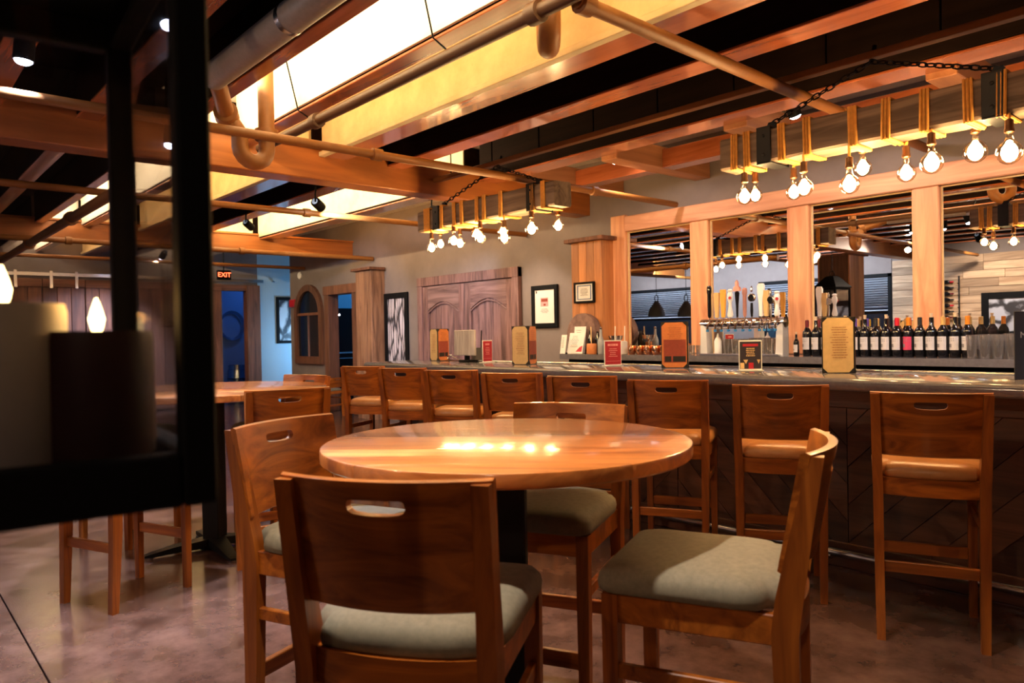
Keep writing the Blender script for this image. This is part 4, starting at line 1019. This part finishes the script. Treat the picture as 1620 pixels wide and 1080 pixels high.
# ================================================================== THINGS ON THE BACK BAR
def bottle_mesh():
    return [(.030, 0), (.037, .004), (.0375, .02), (.0375, .185), (.034, .205), (.020, .228), (.0145, .242), (.0142, .296)]
CAP = {'dark red': (.12, .004, .012), 'black': (.012, .012, .014), 'yellow': (.75, .42, .01), 'purple': (.10, .05, .30), 'red': (.55, .005, .02), 'orange': (.65, .20, .01), 'gold': (.55, .33, .10), 'cork': (.62, .46, .30)}
capm = {k: plain('cap_'+k.replace(' ', '_'), v, .35) for k, v in CAP.items()}
def wine(x, y, z, cap, label, lab='label', sc=1.0, lie=None, group='wine bottles on the back bar'):
    e = empty('wine_bottle', (x, y, z)); tag(e, label, 'bottle', group)
    Mx = Tm((x, y, z)) @ (lie or Matrix()) @ Matrix.Scale(sc, 4)
    part('body', MB().lathe(bottle_mesh(), 18, Mx), M['bottle'], e)
    if cap == 'cork': part('cork', MB().lathe([(.010, .297), (.0105, .318), (.012, .319), (.012, .328)], 10, Mx), capm['cork'], e)
    else: part('foil_cap', MB().lathe([(.0158, .238), (.0155, .298), (.010, .301)], 14, Mx), capm[cap], e)
    mb = MB(); n = 10; vs_ = []; fs = []
    for i in range(n+1):
        a = R(-90-70+140*i/n)+R(-22); 
        for zz in (.055, .155): vs_.append((.0381*math.cos(a), .0381*math.sin(a), zz))
    for i in range(n): fs.append((2*i, 2*i+2, 2*i+3, 2*i+1))
    lb = part('label', MB().add(vs_, fs, Mx), M[lab], e)
    base = lb.location+e.location
    vs_ = []; fs = []
    for j, (za, zb2, w0, w1) in enumerate(((.075, .10, -40, 0), (.12, .126, -45, 45), (.135, .140, -45, 45))):
        b0 = len(vs_)
        for i in range(5):
            a = R(-90-22+w0+(w1-w0)*i/4)
            for zz in (za, zb2): vs_.append((.0384*math.cos(a), .0384*math.sin(a), zz))
        for i in range(4): fs.append((b0+2*i, b0+2*i+2, b0+2*i+3, b0+2*i+1))
    o = MB().add(vs_, fs, Mx).build('label_print', M['labelink'], None); o.parent = lb; o.location = o.location-base
    return e
yb = 5.97; xb0 = A(1277, 540, y=yb).x; xb1 = A(1531, 540, y=yb).x
caps = ['dark red', 'cork', 'yellow', 'black', 'cork', 'purple', 'cork', 'black', 'cork', 'red', 'orange', 'black', 'cork', 'gold', 'cork', 'orange']
BLAB = ['wine bottle with a dark red foil cap at the beer tap end of the row', 'corked wine bottle between the dark red and yellow capped bottles', 'wine bottle with a yellow foil cap in the back bar row', 'wine bottle with a black foil cap next to the yellow capped one', 'corked wine bottle between the black and purple capped bottles', 'wine bottle with a purple foil cap in the back bar row', 'corked wine bottle next to the purple capped one, on its glasses side', 'wine bottle with a black foil cap between two corked bottles', 'corked wine bottle next to the red capped one', 'wine bottle with a bright red foil cap in the back bar row', 'wine bottle with an orange foil cap and a red label', 'wine bottle with a black foil cap next to the red labelled one', 'corked wine bottle next to the gold capped one, on its beer tap side', 'wine bottle with a gold foil cap in the front row', 'corked wine bottle between the gold capped and last orange capped bottles', 'wine bottle with an orange foil cap next to the drinking glasses']
for k, cp in enumerate(caps):
    x = xb0+(xb1-xb0)*k/(len(caps)-1)
    lab = 'labelred' if k == 10 else 'label'
    lb = BLAB[k]
    wine(x, yb+random.uniform(-.006, .006), ZC+.0005, cp, lb, lab)
    if k < 15:
        wine(x+.040, yb+.125, ZC+.0005, cp if cp != 'cork' else 'gold', 'second row wine bottle behind the ' + ['dark red capped one', 'corked one beside the dark red cap', 'yellow capped one', 'black capped one beside the yellow', 'corked one before the purple cap', 'purple capped one', 'corked one past the purple cap', 'black capped one between two corks', 'corked one beside the red cap', 'bright red capped one', 'red labelled one', 'black capped one beside the red label', 'corked one before the gold cap', 'gold capped one', 'corked one beside the last orange cap'][k])
wine(A(1262, 560, y=5.9).x, 5.88, ZC+.0005, 'cork', 'small short corked bottle in front of the post beside the wine row', sc=.62)
# drinking glasses
def tumbler(rt, rb, hgt, t=.002):
    return MB().lathe([(.001, .004), (rb-t, .006), (rt-t, hgt-.001), (rt, hgt), (rb, .0), (.001, 0)], 16, None, 0, False)
gp = {}
def glass(kind, x, y, label, group):
    if kind not in gp:
        prof = {'tall': tumbler(.037, .029, .165), 'pint': tumbler(.042, .031, .145), 'short': tumbler(.036, .030, .09)}[kind]
        o = prof.build('drinking_glass', M['glass'], None, 50); gp[kind] = o; o.location = (0, 0, 0)
    else:
        o = gp[kind].copy(); COL.objects.link(o)
    o.location = (x, y, ZC+.0005); tag(o, label, 'glass', group)
gx0 = A(1533, 560, y=5.9).x+.03
for r_i in range(3):
    for k in range(9):
        glass('tall', gx0+k*.081+(.04 if r_i == 1 else 0), 5.86+r_i*.105, 'clear drinking glass in the block of glasses past the wine bottles', 'glasses past the wine bottles')
tx0 = A(1130, 560, y=6.05).x; tx1 = A(1228, 560, y=6.05).x
for r_i in range(2):
    for k in range(7):
        glass('pint', tx0+.06+(tx1-tx0-.1)*k/6, 6.03+r_i*.10, 'clear pint glass on the worktop behind the beer taps', 'glasses behind the beer taps')
for k in range(3): glass('short', A(1094, 560, y=5.95).x+.078*k, 5.95+.02*k, 'short clear glass on the worktop beside the beer taps', 'glasses beside the beer taps')
# copper mugs
def mug(x, y, rz):
    e = empty('copper_mug', (x, y, ZC), 0); tag(e, 'round copper mug in the row under the first mirror', 'mug', 'copper mugs under the first mirror')
    part('cup', MB().lathe([(.028, ZC+.0005), (.042, ZC+.02), (.046, ZC+.05), (.040, ZC+.088), (.038, ZC+.088), (.043, ZC+.05), (.038, ZC+.02), (.001, ZC+.008)], 18, Tm((x, y, 0)), 0, False), M['copper'], e)
    part('handle', MB().tube([Vector((x, y, ZC+.05))+Vector((math.cos(rz), math.sin(rz), 0))*(.042+.022*math.sin(a))+Vector((0, 0, .028*math.cos(a))) for a in [math.pi*i/8 for i in range(9)]], .004, 6), M['steel'], e)
for r_i in range(2):
    for k in range(6): mug(A(1000, 556, y=5.90).x+k*.100+r_i*.05, 5.90+r_i*.13, R(-75+5*k))
# napkin boxes, shaker, cups
for k, (px, lab) in enumerate(((968, 'white napkin box beside the certificate pillar post'), (983, 'white napkin box beside the copper mugs'))):
    x = A(px, 558, y=5.88).x; e = empty('napkin_box', (x, 5.88, ZC)); tag(e, lab, 'box')
    part('box', MB().box((x-.045, 5.83, ZC+.0005), (x+.045, 5.93, ZC+.13), .004), M['white'], e)
    part('napkins', MB().box((x-.042, 5.84, ZC+.13), (x+.042, 5.92, ZC+.137), .003), M['paper'], e)
    part('straw', MB().tube([(x+.03, 5.9, ZC+.13), (x+.03, 5.9, ZC+.2), (x+.03, 5.905, ZC+.29)], .005, 6), M['white'], e)
x = A(974, 532, y=6.1).x
e = empty('ice_bowl', (x, 6.1, ZC)); tag(e, 'small metal bowl on a stand in front of the first timber post', 'bowl')
part('bowl', MB().lathe([(.03, ZC+.12), (.07, ZC+.15), (.08, ZC+.19), (.075, ZC+.19), (.065, ZC+.155), (.001, ZC+.13)], 18, Tm((x, 6.1, 0)), 0, False), M['chrome'], e)
part('foot', MB().lathe([(.05, ZC+.0005), (.045, ZC+.01), (.012, ZC+.03), (.012, ZC+.12)], 14, Tm((x, 6.1, 0))), M['chrome'], e)
x = A(1136, 560, y=5.945).x
e = empty('soap_bottle', (x, 5.945, ZC)); tag(e, 'white squeeze bottle under the beer tap tower', 'bottle')
part('body', MB().lathe([(.03, ZC+.0005), (.034, ZC+.01), (.034, ZC+.13), (.02, ZC+.16), (.012, ZC+.165)], 16, Tm((x, 5.945, 0))), M['white'], e)
part('nozzle', MB().lathe([(.012, ZC+.165), (.004, ZC+.2)], 10, Tm((x, 5.945, 0))), M['white'], e)
# leaflets and bottles by the pillar
def leaf(px0, px1, py0, py1, y, label, red=True, tilt=-14):
    a = A(px0, py1, y=y).x; b = A(px1, py1, y=y).x; hgt = A(px0, py0, y=y).z-ZC
    e = empty('leaflet_stand', ((a+b)/2, y, ZC)); tag(e, label, 'leaflet')
    Mx = Tm(((a+b)/2, y, ZC+.002), rx=R(tilt)); w2 = (b-a)/2
    part('sheet', MB().box((-w2, -.002, 0), (w2, .002, hgt/math.cos(R(tilt))), 0, Mx), M['paper'], e)
    if red: part('print_picture', MB().prism([(w2*.1, .02), (w2*.9, .02), (w2*.9, hgt*.4), (w2*.5, hgt*.3)], -.003, -.002, 'y', Mx), M['red'], e)
    mb = MB()
    for x0_, x1_, z0_, z1_ in lines(-w2*.8, w2*.4, hgt*.3, hgt*.9, 8, .004, px0): mb.box((x0_, -.003, z0_), (x1_, -.002, z1_), 0, Mx)
    part('print_lines', mb, M['menugrey'], e)
    part('prop', MB().box((-w2*.5, .0, 0), (w2*.5, .07, .012), .002, Tm(((a+b)/2, y, ZC+.0005))), M['blackmat'], e)
leaf(897, 921, 527, 559, 5.86, 'white leaflet with a red picture standing in front of the millstone')
leaf(907, 925, 517, 559, 5.93, 'taller white leaflet behind another beside the millstone', False, -6)
leaf(886, 894, 530, 561, 5.80, 'grey and white leaflet at the end of the back bar worktop', False, -10)
x = A(936, 556, y=5.92).x
e = empty('condiment_caddy', (x, 5.92, ZC)); tag(e, 'caddy of orange garnish and black bottles beside the millstone', 'caddy')
part('jar', MB().lathe([(.05, ZC+.0005), (.055, ZC+.01), (.055, ZC+.10), (.05, ZC+.11)], 16, Tm((x+.02, 5.90, 0))), M['menuorange'], e)
part('bottle', MB().lathe([(.03, ZC+.0005), (.032, ZC+.16), (.014, ZC+.2), (.013, ZC+.25)], 14, Tm((x-.05, 5.96, 0))), M['bottle'], e)
part('bottle', MB().lathe([(.03, ZC+.0005), (.032, ZC+.17), (.014, ZC+.21), (.013, ZC+.24)], 14, Tm((x+.02, 6.0, 0))), M['bottle'], e)
part('stick', MB().tube([(x-.01, 5.93, ZC+.1), (x-.012, 5.93, ZC+.2), (x-.015, 5.93, ZC+.29)], .006, 6), M['cream'], e)
x = A(951, 556, y=5.92).x
e = empty('frosted_bottle', (x, 5.92, ZC)); tag(e, 'slim frosted grey glass bottle beside the red promotional card', 'bottle')
part('body', MB().lathe([(.032, ZC+.0005), (.037, ZC+.01), (.037, ZC+.13), (.015, ZC+.19), (.013, ZC+.26)], 16, Tm((x, 5.92, 0))), plain('frosted_glass', (.30, .32, .36), .3), e)
part('stopper', MB().lathe([(.012, ZC+.26), (.014, ZC+.275), (.008, ZC+.285)], 10, Tm((x, 5.92, 0))), M['steel'], e)
# millstone leaning on the pillar
xm_ = A(921, 505, y=6.04).x; rs = .215
mb = MB(); n = 32; vs_ = []; fs = []
rnd = random.Random(3); rj = [rs*(1+rnd.uniform(-.018, .018)) for _ in range(n)]
for yy in (-.045, .045):
    for rad in ('o', 'm', 'i'):
        for i in range(n):
            a = 2*math.pi*i/n; rr_ = {'o': rj[i], 'm': rj[i]*.84, 'i': .05}[rad]
            off = 0 if rad == 'o' else (.012 if rad == 'm' else -.004)
            vs_.append((rr_*math.cos(a), yy+(off if yy > 0 else -off), rr_*math.sin(a)))
for i in range(n):
    k = (i+1) % n
    for b0 in (0, 3*n):
        fs += [(b0+i, b0+k, b0+n+k, b0+n+i), (b0+n+i, b0+n+k, b0+2*n+k, b0+2*n+i)]
    fs += [(i, k, 3*n+k, 3*n+i), (2*n+i, 2*n+k, 5*n+k, 5*n+i)]
mb.add(vs_, fs, Tm((xm_, 6.062, ZC+rs+.012), rx=R(-6)))
tag(mb.build('millstone', M['stone'], None, 30), 'round reddish millstone with a centre hole leaning on the timber pillar', 'millstone')
# beer tower
ty = 5.92; txa = A(1113, 540, y=ty).x; txb = A(1243, 540, y=ty).x; tzt = A(1178, 503, y=ty).z
e = empty('beer_tower', ((txa+txb)/2, ty, ZC)); tag(e, 'chrome beer tower with a row of taps on the back bar', 'beer tower')
part('leg', MB().loft([[(txa, ty-.05, ZC+.0005), (txa+.07, ty-.05, ZC+.0005), (txa+.07, ty+.05, ZC+.0005), (txa, ty+.05, ZC+.0005)], [(txa, ty-.045, tzt-.03), (txa+.06, ty-.045, tzt-.09), (txa+.06, ty+.045, tzt-.09), (txa, ty+.045, tzt-.03)]]), M['brushed'], e)
part('leg', MB().loft([[(txb-.07, ty-.05, ZC+.0005), (txb, ty-.05, ZC+.0005), (txb, ty+.05, ZC+.0005), (txb-.07, ty+.05, ZC+.0005)], [(txb-.06, ty-.045, tzt-.09), (txb, ty-.045, tzt-.03), (txb, ty+.045, tzt-.03), (txb-.06, ty+.045, tzt-.09)]]), M['brushed'], e)
part('crossbar', MB().tube([(txa-.005, ty, tzt-.045), ((txa+txb)/2, ty, tzt-.045), (txb+.005, ty, tzt-.045)], .047, 20), M['chrome'], e)
part('drip_tray', MB().box((txa+.02, ty-.10, ZC+.0005), (txb-.02, ty-.02, ZC+.018), .004), M['steel'], e)
tapblue = plain('tap_cap_blue', (.02, .18, .45), .4)
H = [(1124, 452, 'dark', 'cyl'), (1136, 463, 'tan', 'wedge'), (1146, 458, 'orange', 'wedge'), (1157, 457, 'white', 'figure'), (1168, 443, 'dark', 'crest'), (1180, 455, 'pink', 'cyl'), (1191, 452, 'dark', 'badge'), (1206, 448, 'white', 'paddle'), (1214, 459, 'tan', 'wedge'), (1221, 458, 'grey', 'badge'), (1231, 460, 'white', 'figure')]
hm = {'dark': M['bottle'], 'tan': plain('handle_tan', (.62, .40, .16), .4), 'orange': plain('handle_amber', (.75, .36, .04), .4), 'white': M['white'], 'pink': plain('handle_rose', (.62, .30, .26), .35, .3), 'grey': M['steel']}
for k, (px, py, cl, sh_) in enumerate(H):
    x = A(px, 505, y=ty-.05).x; zt_ = A(px, py, y=ty-.05).z; yy = ty-.055; z0_ = tzt-.03
    t_ = part('tap', MB().tube([(x, ty-.03, tzt-.045), (x, ty-.07, tzt-.045), (x, ty-.095, tzt-.055), (x, ty-.10, tzt-.10)], .011, 10), M['chrome'], e)
    base = t_.location+e.location
    def sub(nm, mb_, mat):
        o = mb_.build(nm, mat, None); o.parent = t_; o.location = o.location-base
    sub('spout_cap', MB().lathe([(.013, tzt-.118), (.014, tzt-.098)], 10, Tm((x, ty-.10, 0))), tapblue)
    sub('lever', MB().tube([(x, yy-.01, tzt-.04), (x, yy-.01, tzt), (x, yy-.01, tzt+.03)], .006, 8), M['chrome'])
    Hm = zt_-z0_-.04; T_ = Tm((x, yy-.01, z0_+.04)); m_ = hm[cl]
    if sh_ == 'cyl': sub('tap_handle', MB().lathe([(.010, 0), (.016, .02), (.018, Hm*.75), (.022, Hm*.78), (.022, Hm*.95), (.012, Hm)], 14, T_), m_)
    elif sh_ == 'wedge': sub('tap_handle', MB().loft([[(-a, -.012, z_), (a, -.012, z_), (a, .012, z_), (-a, .012, z_)] for a, z_ in ((.014, 0), (.024, Hm*.6), (.026, Hm*.97), (.022, Hm))], T_), m_)
    elif sh_ == 'figure':
        sub('tap_handle', MB().lathe([(.020, 0), (.027, .02), (.016, Hm*.35), (.014, Hm*.5), (.026, Hm*.68), (.024, Hm*.82), (.017, Hm*.88), (.024, Hm*.95), (.012, Hm)], 16, T_), m_)
        sub('badge', MB().lathe([(.014, 0), (.014, .006)], 12, T_ @ Tm((.012, -.020, Hm*.68), rx=R(90))), M['red'])
    elif sh_ == 'crest':
        sub('tap_handle', MB().lathe([(.009, 0), (.012, Hm*.3), (.018, Hm*.5), (.022, Hm*.66), (.010, Hm*.7)], 14, T_), m_)
        sub('crest', MB().prism([(-.034, Hm*.70), (.034, Hm*.70), (.030, Hm*.80), (.012, Hm*.84), (.012, Hm*.94), (0, Hm), (-.012, Hm*.94), (-.012, Hm*.84), (-.030, Hm*.80)], -.012, .012, 'y', T_), hm['pink'])
    elif sh_ == 'badge':
        sub('tap_handle', MB().lathe([(.009, 0), (.013, Hm*.2), (.010, Hm*.45)], 12, T_), m_)
        sub('badge', MB().lathe([(.034, 0), (.036, .004), (.036, .016), (.030, .02)], 20, T_ @ Tm((0, .01, Hm*.62), rx=R(90))), hm['grey'] if cl == 'dark' else m_)
        sub('badge_face', MB().lathe([(.026, 0), (.026, .003)], 18, T_ @ Tm((0, -.010, Hm*.62), rx=R(90))), M['blackmat'])
        sub('finial', MB().lathe([(.008, Hm*.8), (.012, Hm*.9), (.004, Hm)], 10, T_), M['steel'])
    else: sub('tap_handle', MB().loft([[(-a, -.014, z_), (a, -.014, z_), (a, .014, z_), (-a, .014, z_)] for a, z_ in ((.012, 0), (.016, Hm*.4), (.028, Hm*.72), (.030, Hm*.92), (.018, Hm))], T_), m_); 

# ================================================================== END WALL, HALL, STOREROOM
YA = lambda px: A(px, 520, x=XE+.06).y
zr = A(165, 439, x=XE+.08).z
def barn_door(nm, y0_, y1_, lab, z1_):
    e = empty(nm, (XE+.06, (y0_+y1_)/2, 0)); tag(e, lab, kind='structure')
    wv = .21; n = max(1, round((y1_-y0_)/wv)); wv = (y1_-y0_)/n
    for k in range(n):
        part('plank', MB().box((XE+.02, y0_+k*wv+.004, .02), (XE+.05, y0_+(k+1)*wv-.004, z1_-.14), .005), M['barn'], e)
    part('top_rail', MB().box((XE+.02, y0_, z1_-.14), (XE+.07, y1_, z1_), .005), M['barn_y'], e)
    part('bottom_rail', MB().box((XE+.05, y0_, .04), (XE+.07, y1_, .2), .005), M['barn_y'], e)
    for f in (.2, .8):
        yy = y0_+(y1_-y0_)*f
        part('hanger', MB().box((XE+.072, yy-.025, z1_-.16), (XE+.082, yy+.025, zr+.09), .002), M['steel'], e)
zd = zr-.05
barn_door('door_2', YA(0)-1.3, YA(68), 'sliding barn door of dark vertical planks, farthest along the rail', zd)
barn_door('door_3', YA(69), YA(136), 'sliding barn door of dark vertical planks, middle of the rail', zd)
barn_door('door_4', YA(137), YA(352)+.0, 'wide sliding barn door of dark vertical planks beside the storeroom opening', zd)
e = empty('door_track', (XE+.1, 2.8, zr)); tag(e, 'long steel sliding door track on the plank end wall', 'track')
part('track', MB().box((XE+.06, YA(0)-1.5, zr+.0), (XE+.071, YA(418), zr+.06), .002), M['steel'], e)
for k in range(8): part('standoff', MB().box((XE, YA(0)-1.2+k*.85, zr+.02), (XE+.06, YA(0)-1.16+k*.85, zr+.05)), M['steel'], e)
t2 = empty('trim_2', (XE, (ey0+ey1)/2, 0)); tag(t2, kind='structure')
part('jamb', MB().box((XE-.16, ey1-.02, 0), (XE+.04, ey1+.26, ez+.12), .006), M['barn'], t2)
part('head', MB().box((XE-.16, ey0-.1, ez), (XE+.012, ey1+.26, ez+.12), .006), M['barn_y'], t2)
# exit sign
ex = A(354, 435, x=-13.4); e = empty('exit_sign', ex); tag(e, 'small lit red EXIT sign hanging under the ceiling', 'sign')
part('housing', MB().box((-13.43, ex.y-.12, ex.z-.085), (-13.37, ex.y+.12, ex.z+.085), .005), M['blackmat'], e)
part('stem', MB().tube([(-13.4, ex.y, ex.z+.085), (-13.4, ex.y, 3.0), (-13.4, ex.y, 3.29)], .01, 8), M['blackmat'], e)
text('EXIT', .115, M['exitred'], e, Tm((-13.366, ex.y, ex.z), rz=R(90), rx=R(0)) @ Matrix.Rotation(R(90), 4, 'X'), .002, 'letters')
# hall picture
hy0, hy1 = A(437, 505, x=XE).y, A(472, 505, x=XE).y; hz0_, hz1_ = A(448, 543, x=XE).z, A(448, 470, x=XE).z
e = empty('hall_picture', (XE, (hy0+hy1)/2, hz0_)); tag(e, 'black framed tree sketch on the blue lit wall past the storeroom opening', 'picture')
fb = .06; xx = XE+.002
part('frame', MB().box((xx, hy0, hz0_), (xx+.03, hy0+fb, hz1_), .003).box((xx, hy1-fb, hz0_), (xx+.03, hy1, hz1_), .003).box((xx, hy0+fb, hz0_), (xx+.03, hy1-fb, hz0_+fb), .003).box((xx, hy0+fb, hz1_-fb), (xx+.03, hy1-fb, hz1_), .003), M['blackmat'], e)
part('print', MB().box((xx, hy0+fb, hz0_+fb), (xx+.012, hy1-fb, hz1_-fb)), treemat('sketch_print', (.7, .72, .75), (.05, .05, .06), (1, 4, 2.5)), e)
lamp('AREA', 'hall_light', (-14.05, 7.6, 1.2), 26, (.32, .64, 1), (-15, 6.7, 1.0), shape='RECTANGLE', size=.6, size_y=.3)
lamp('AREA', 'storeroom_light', (XE-1.6, 7.2, 2.9), 6, (.08, .25, 1), (XE-1.6, 5.8, .6), shape='RECTANGLE', size=.5, size_y=.5)
lamp('AREA', 'sideroom_light', (-12.3, 7.0, 3.1), 25, (.1, .45, 1), (-12.0, 8.4, 2.5), shape='RECTANGLE', size=.6, size_y=.2)
# storeroom: kegs and hose
for k, (px, lab) in enumerate(((375, 'steel keg stacked in the dark storeroom, left of a pair'), (388, 'steel keg in the dark storeroom beside the door jamb'))):
    p = A(px, 590, x=XE-1.0-.3*k); zt_ = A(px, 577, x=p.x).z
    lab = 'steel keg in the dark storeroom below the coiled hose' if k == 0 else lab
    e = empty('beer_keg', (p.x, p.y, 0)); tag(e, lab, 'keg'); Mx = Tm((p.x, p.y, 0))
    part('body', MB().lathe([(.18, .02), (.20, .06), (.20, .2), (.21, .22), (.20, .24), (.20, zt_-.3), (.21, zt_-.28), (.20, zt_-.26), (.19, zt_-.1), (.10, zt_-.06)], 20, Mx), M['keg'], e)
    part('rim', MB().lathe([(.165, zt_-.12), (.175, zt_-.12), (.175, zt_), (.165, zt_)], 20, Mx, 0, False), M['keg'], e)
    part('chime', MB().lathe([(.17, 0), (.18, 0), (.18, .05), (.17, .05)], 20, Mx, 0, False), M['keg'], e)
p = A(366, 515, x=XE-2.43)
mb = MB()
for k in range(3):
    mb.tube([(XE-2.42+.02*k, p.y+(.25+.02*k)*math.cos(a), p.z+(.30+.02*k)*math.sin(a)) for a in [2*math.pi*i/24 for i in range(24)]], .014, 6, True)
tag(mb.build('coiled_hose', M['steel']), 'coiled pale hose hanging on the storeroom wall', 'hose')
# cooler behind the side doorway
e = empty('black_cooler', (-13.4, 7.45, 0)); tag(e, 'tall black cooler beyond the doorway beside the arched frame', 'cooler')
part('body', MB().box((-13.74, 6.62, 0), (-13.0, 8.38, 1.90), .01), M['blackmat'], e)
part('shelf_edge', MB().box((-12.999, 6.64, 1.02), (-12.985, 8.36, 1.05), .003), M['steel'], e)
part('shelf_edge', MB().box((-12.999, 6.64, .92), (-12.985, 8.36, .935), .003), M['steel'], e)
part('indicator_light', MB().box((-12.999, 6.95, 1.76), (-12.99, 6.99, 1.78)), M['spotface'], e)

# ================================================================== WINDOW WALL (seen in the mirrors)
def window(nm, x0_, x1_, lab):
    e = empty(nm, ((x0_+x1_)/2, YF, .85)); tag(e, lab, kind='structure')
    part('frame', MB().box((x0_, YF-.13, .85), (x0_+.07, YF+.02, 2.45), .004).box((x1_-.07, YF-.13, .85), (x1_, YF+.02, 2.45), .004).box((x0_, YF-.13, 2.38), (x1_, YF+.02, 2.45), .004).box((x0_, YF-.13, .85), (x1_, YF+.05, .92), .004), M['blackmat'], e)
    part('pane', MB().box((x0_+.07, YF-.1, .92), (x1_-.07, YF-.094, 2.38)), M['nightglass'], e)
    for k in range(13):
        zz = 2.36-k*.05
        part('blind_slat', MB().box((x0_+.08, -.024, -.0015), (x1_-.08, .024, .0015), 0, Tm((0, YF-.04, zz), rx=R(35))), M['blind'], e)
    part('blind_rail', MB().box((x0_+.08, YF-.06, 1.68), (x1_-.08, YF-.02, 1.70), .003), M['blind'], e)
window('window_1', -13.3, -11.1, 'dark window with half lowered pale blinds, farther from the plank wall')
window('window_2', -9.3, -6.3, 'dark window with half lowered pale blinds beside the plank wall')
lamp('AREA', 'blind_wash', (-9.6, -1.9, 2.75), 200, (.75, .86, 1), (-9.6, -3.2, 2.0), shape='RECTANGLE', size=7, size_y=.2)
pillar('timber_pillar', -6.72, -6.12, -1.5, -.9, 2.68, 'broad timber clad pillar standing before the window wall', 3)
for k, px in enumerate((1040, 1087)):
    p = A(px, 490, y=14.2); yy = 12.8-14.2
    e = empty('dome_pendant', (p.x, yy, p.z)); tag(e, 'black dome pendant lamp before the window blinds, %s' % ('farther from the broad pillar' if k == 0 else 'nearer the broad pillar'), 'pendant lamp')
    part('shade', MB().lathe([(.20, p.z-.16), (.195, p.z-.08), (.15, p.z+.05), (.06, p.z+.12), (.05, p.z+.2), (.045, p.z+.2), (.14, p.z+.045), (.19, p.z-.155)], 20, Tm((p.x, yy, 0)), 0, False), M['menugrey'], e)
    part('loop', MB().tube([(p.x+.05*math.cos(a), yy, p.z+.27+.08*math.sin(a)) for a in [2*math.pi*i/12 for i in range(12)]], .01, 6, True), M['black'], e)
    part('rod', MB().tube([(p.x, yy, p.z+.34), (p.x, yy, 2.8), (p.x, yy, 3.29)], .006, 6), M['black'], e)
# painting on the plank wall
px0_ = -4.66; e = empty('branch_painting', (-3.9, YF+.03, 1.1)); tag(e, 'large dark framed print of bare branches on the plank wall', 'picture')
part('frame', MB().box((-4.66, YF+.03, 1.10), (-4.54, YF+.07, 1.95), .004).box((-3.1, YF+.03, 1.10), (-2.98, YF+.07, 1.95), .004).box((-4.54, YF+.03, 1.83), (-3.1, YF+.07, 1.95), .004).box((-4.54, YF+.03, 1.10), (-3.1, YF+.07, 1.22), .004), M['blackmat'], e)
part('print', MB().box((-4.54, YF+.03, 1.22), (-3.1, YF+.045, 1.83)), treemat('branch_print', (.5, .52, .62), (.03, .03, .04), (3.2, 1, 3.8)), e)
spot((-4.2, -1.5, 2.78), (-4.2, -3.2, 1.6), 190, SL+'aimed at the branch print on the plank wall', 110, .7, (1, .82, .64))
# wine rack
e = empty('wine_rack', (-5.2, YF+.06, 1.45)); tag(e, 'black steel wall wine rack on the plank wall', 'wine rack')
for x in (-5.36, -5.04):
    part('upright', MB().box((x-.012, YF+.028, 1.42), (x+.012, YF+.045, 2.30), .002), M['black'], e)
for k in range(7):
    zz = 1.50+k*.115
    for x in (-5.36, -5.04): part('peg', MB().tube([(x, YF+.04, zz-.04), (x, YF+.09, zz-.046), (x, YF+.13, zz-.03)], .005, 6), M['black'], e)
for k in range(7):
    zz = 1.50+k*.115
    wine(-5.42, YF+.088, zz, ('dark red', 'black', 'red', 'black')[k % 4], 'dark wine bottle lying in the wall wine rack', lie=Matrix.Rotation(R(90), 4, 'Y'), group='bottles lying in the wine rack')
# second lantern by the broad pillar
p = A(1318, 470, y=13.3)
l2 = copy_tree(lan); l2.location = (p.x, 12.8-13.3, 1.45); l2.rotation_euler = (0, 0, R(10)); tag(l2, 'black steel framed glass lantern hung before the broad timber pillar', 'lantern')
for ch in l2.children:
    if ch.name.startswith('chain'): 
        ch.data = ch.data.copy(); ch.data.clear_geometry(); cm2 = chain((0, 0, Hh+.30), (0, 0, 3.29-1.45)); ch.data.from_pydata([tuple(v) for v in cm2.v], [], cm2.f); ch.data.materials.append(M['black']) if not ch.data.materials else None
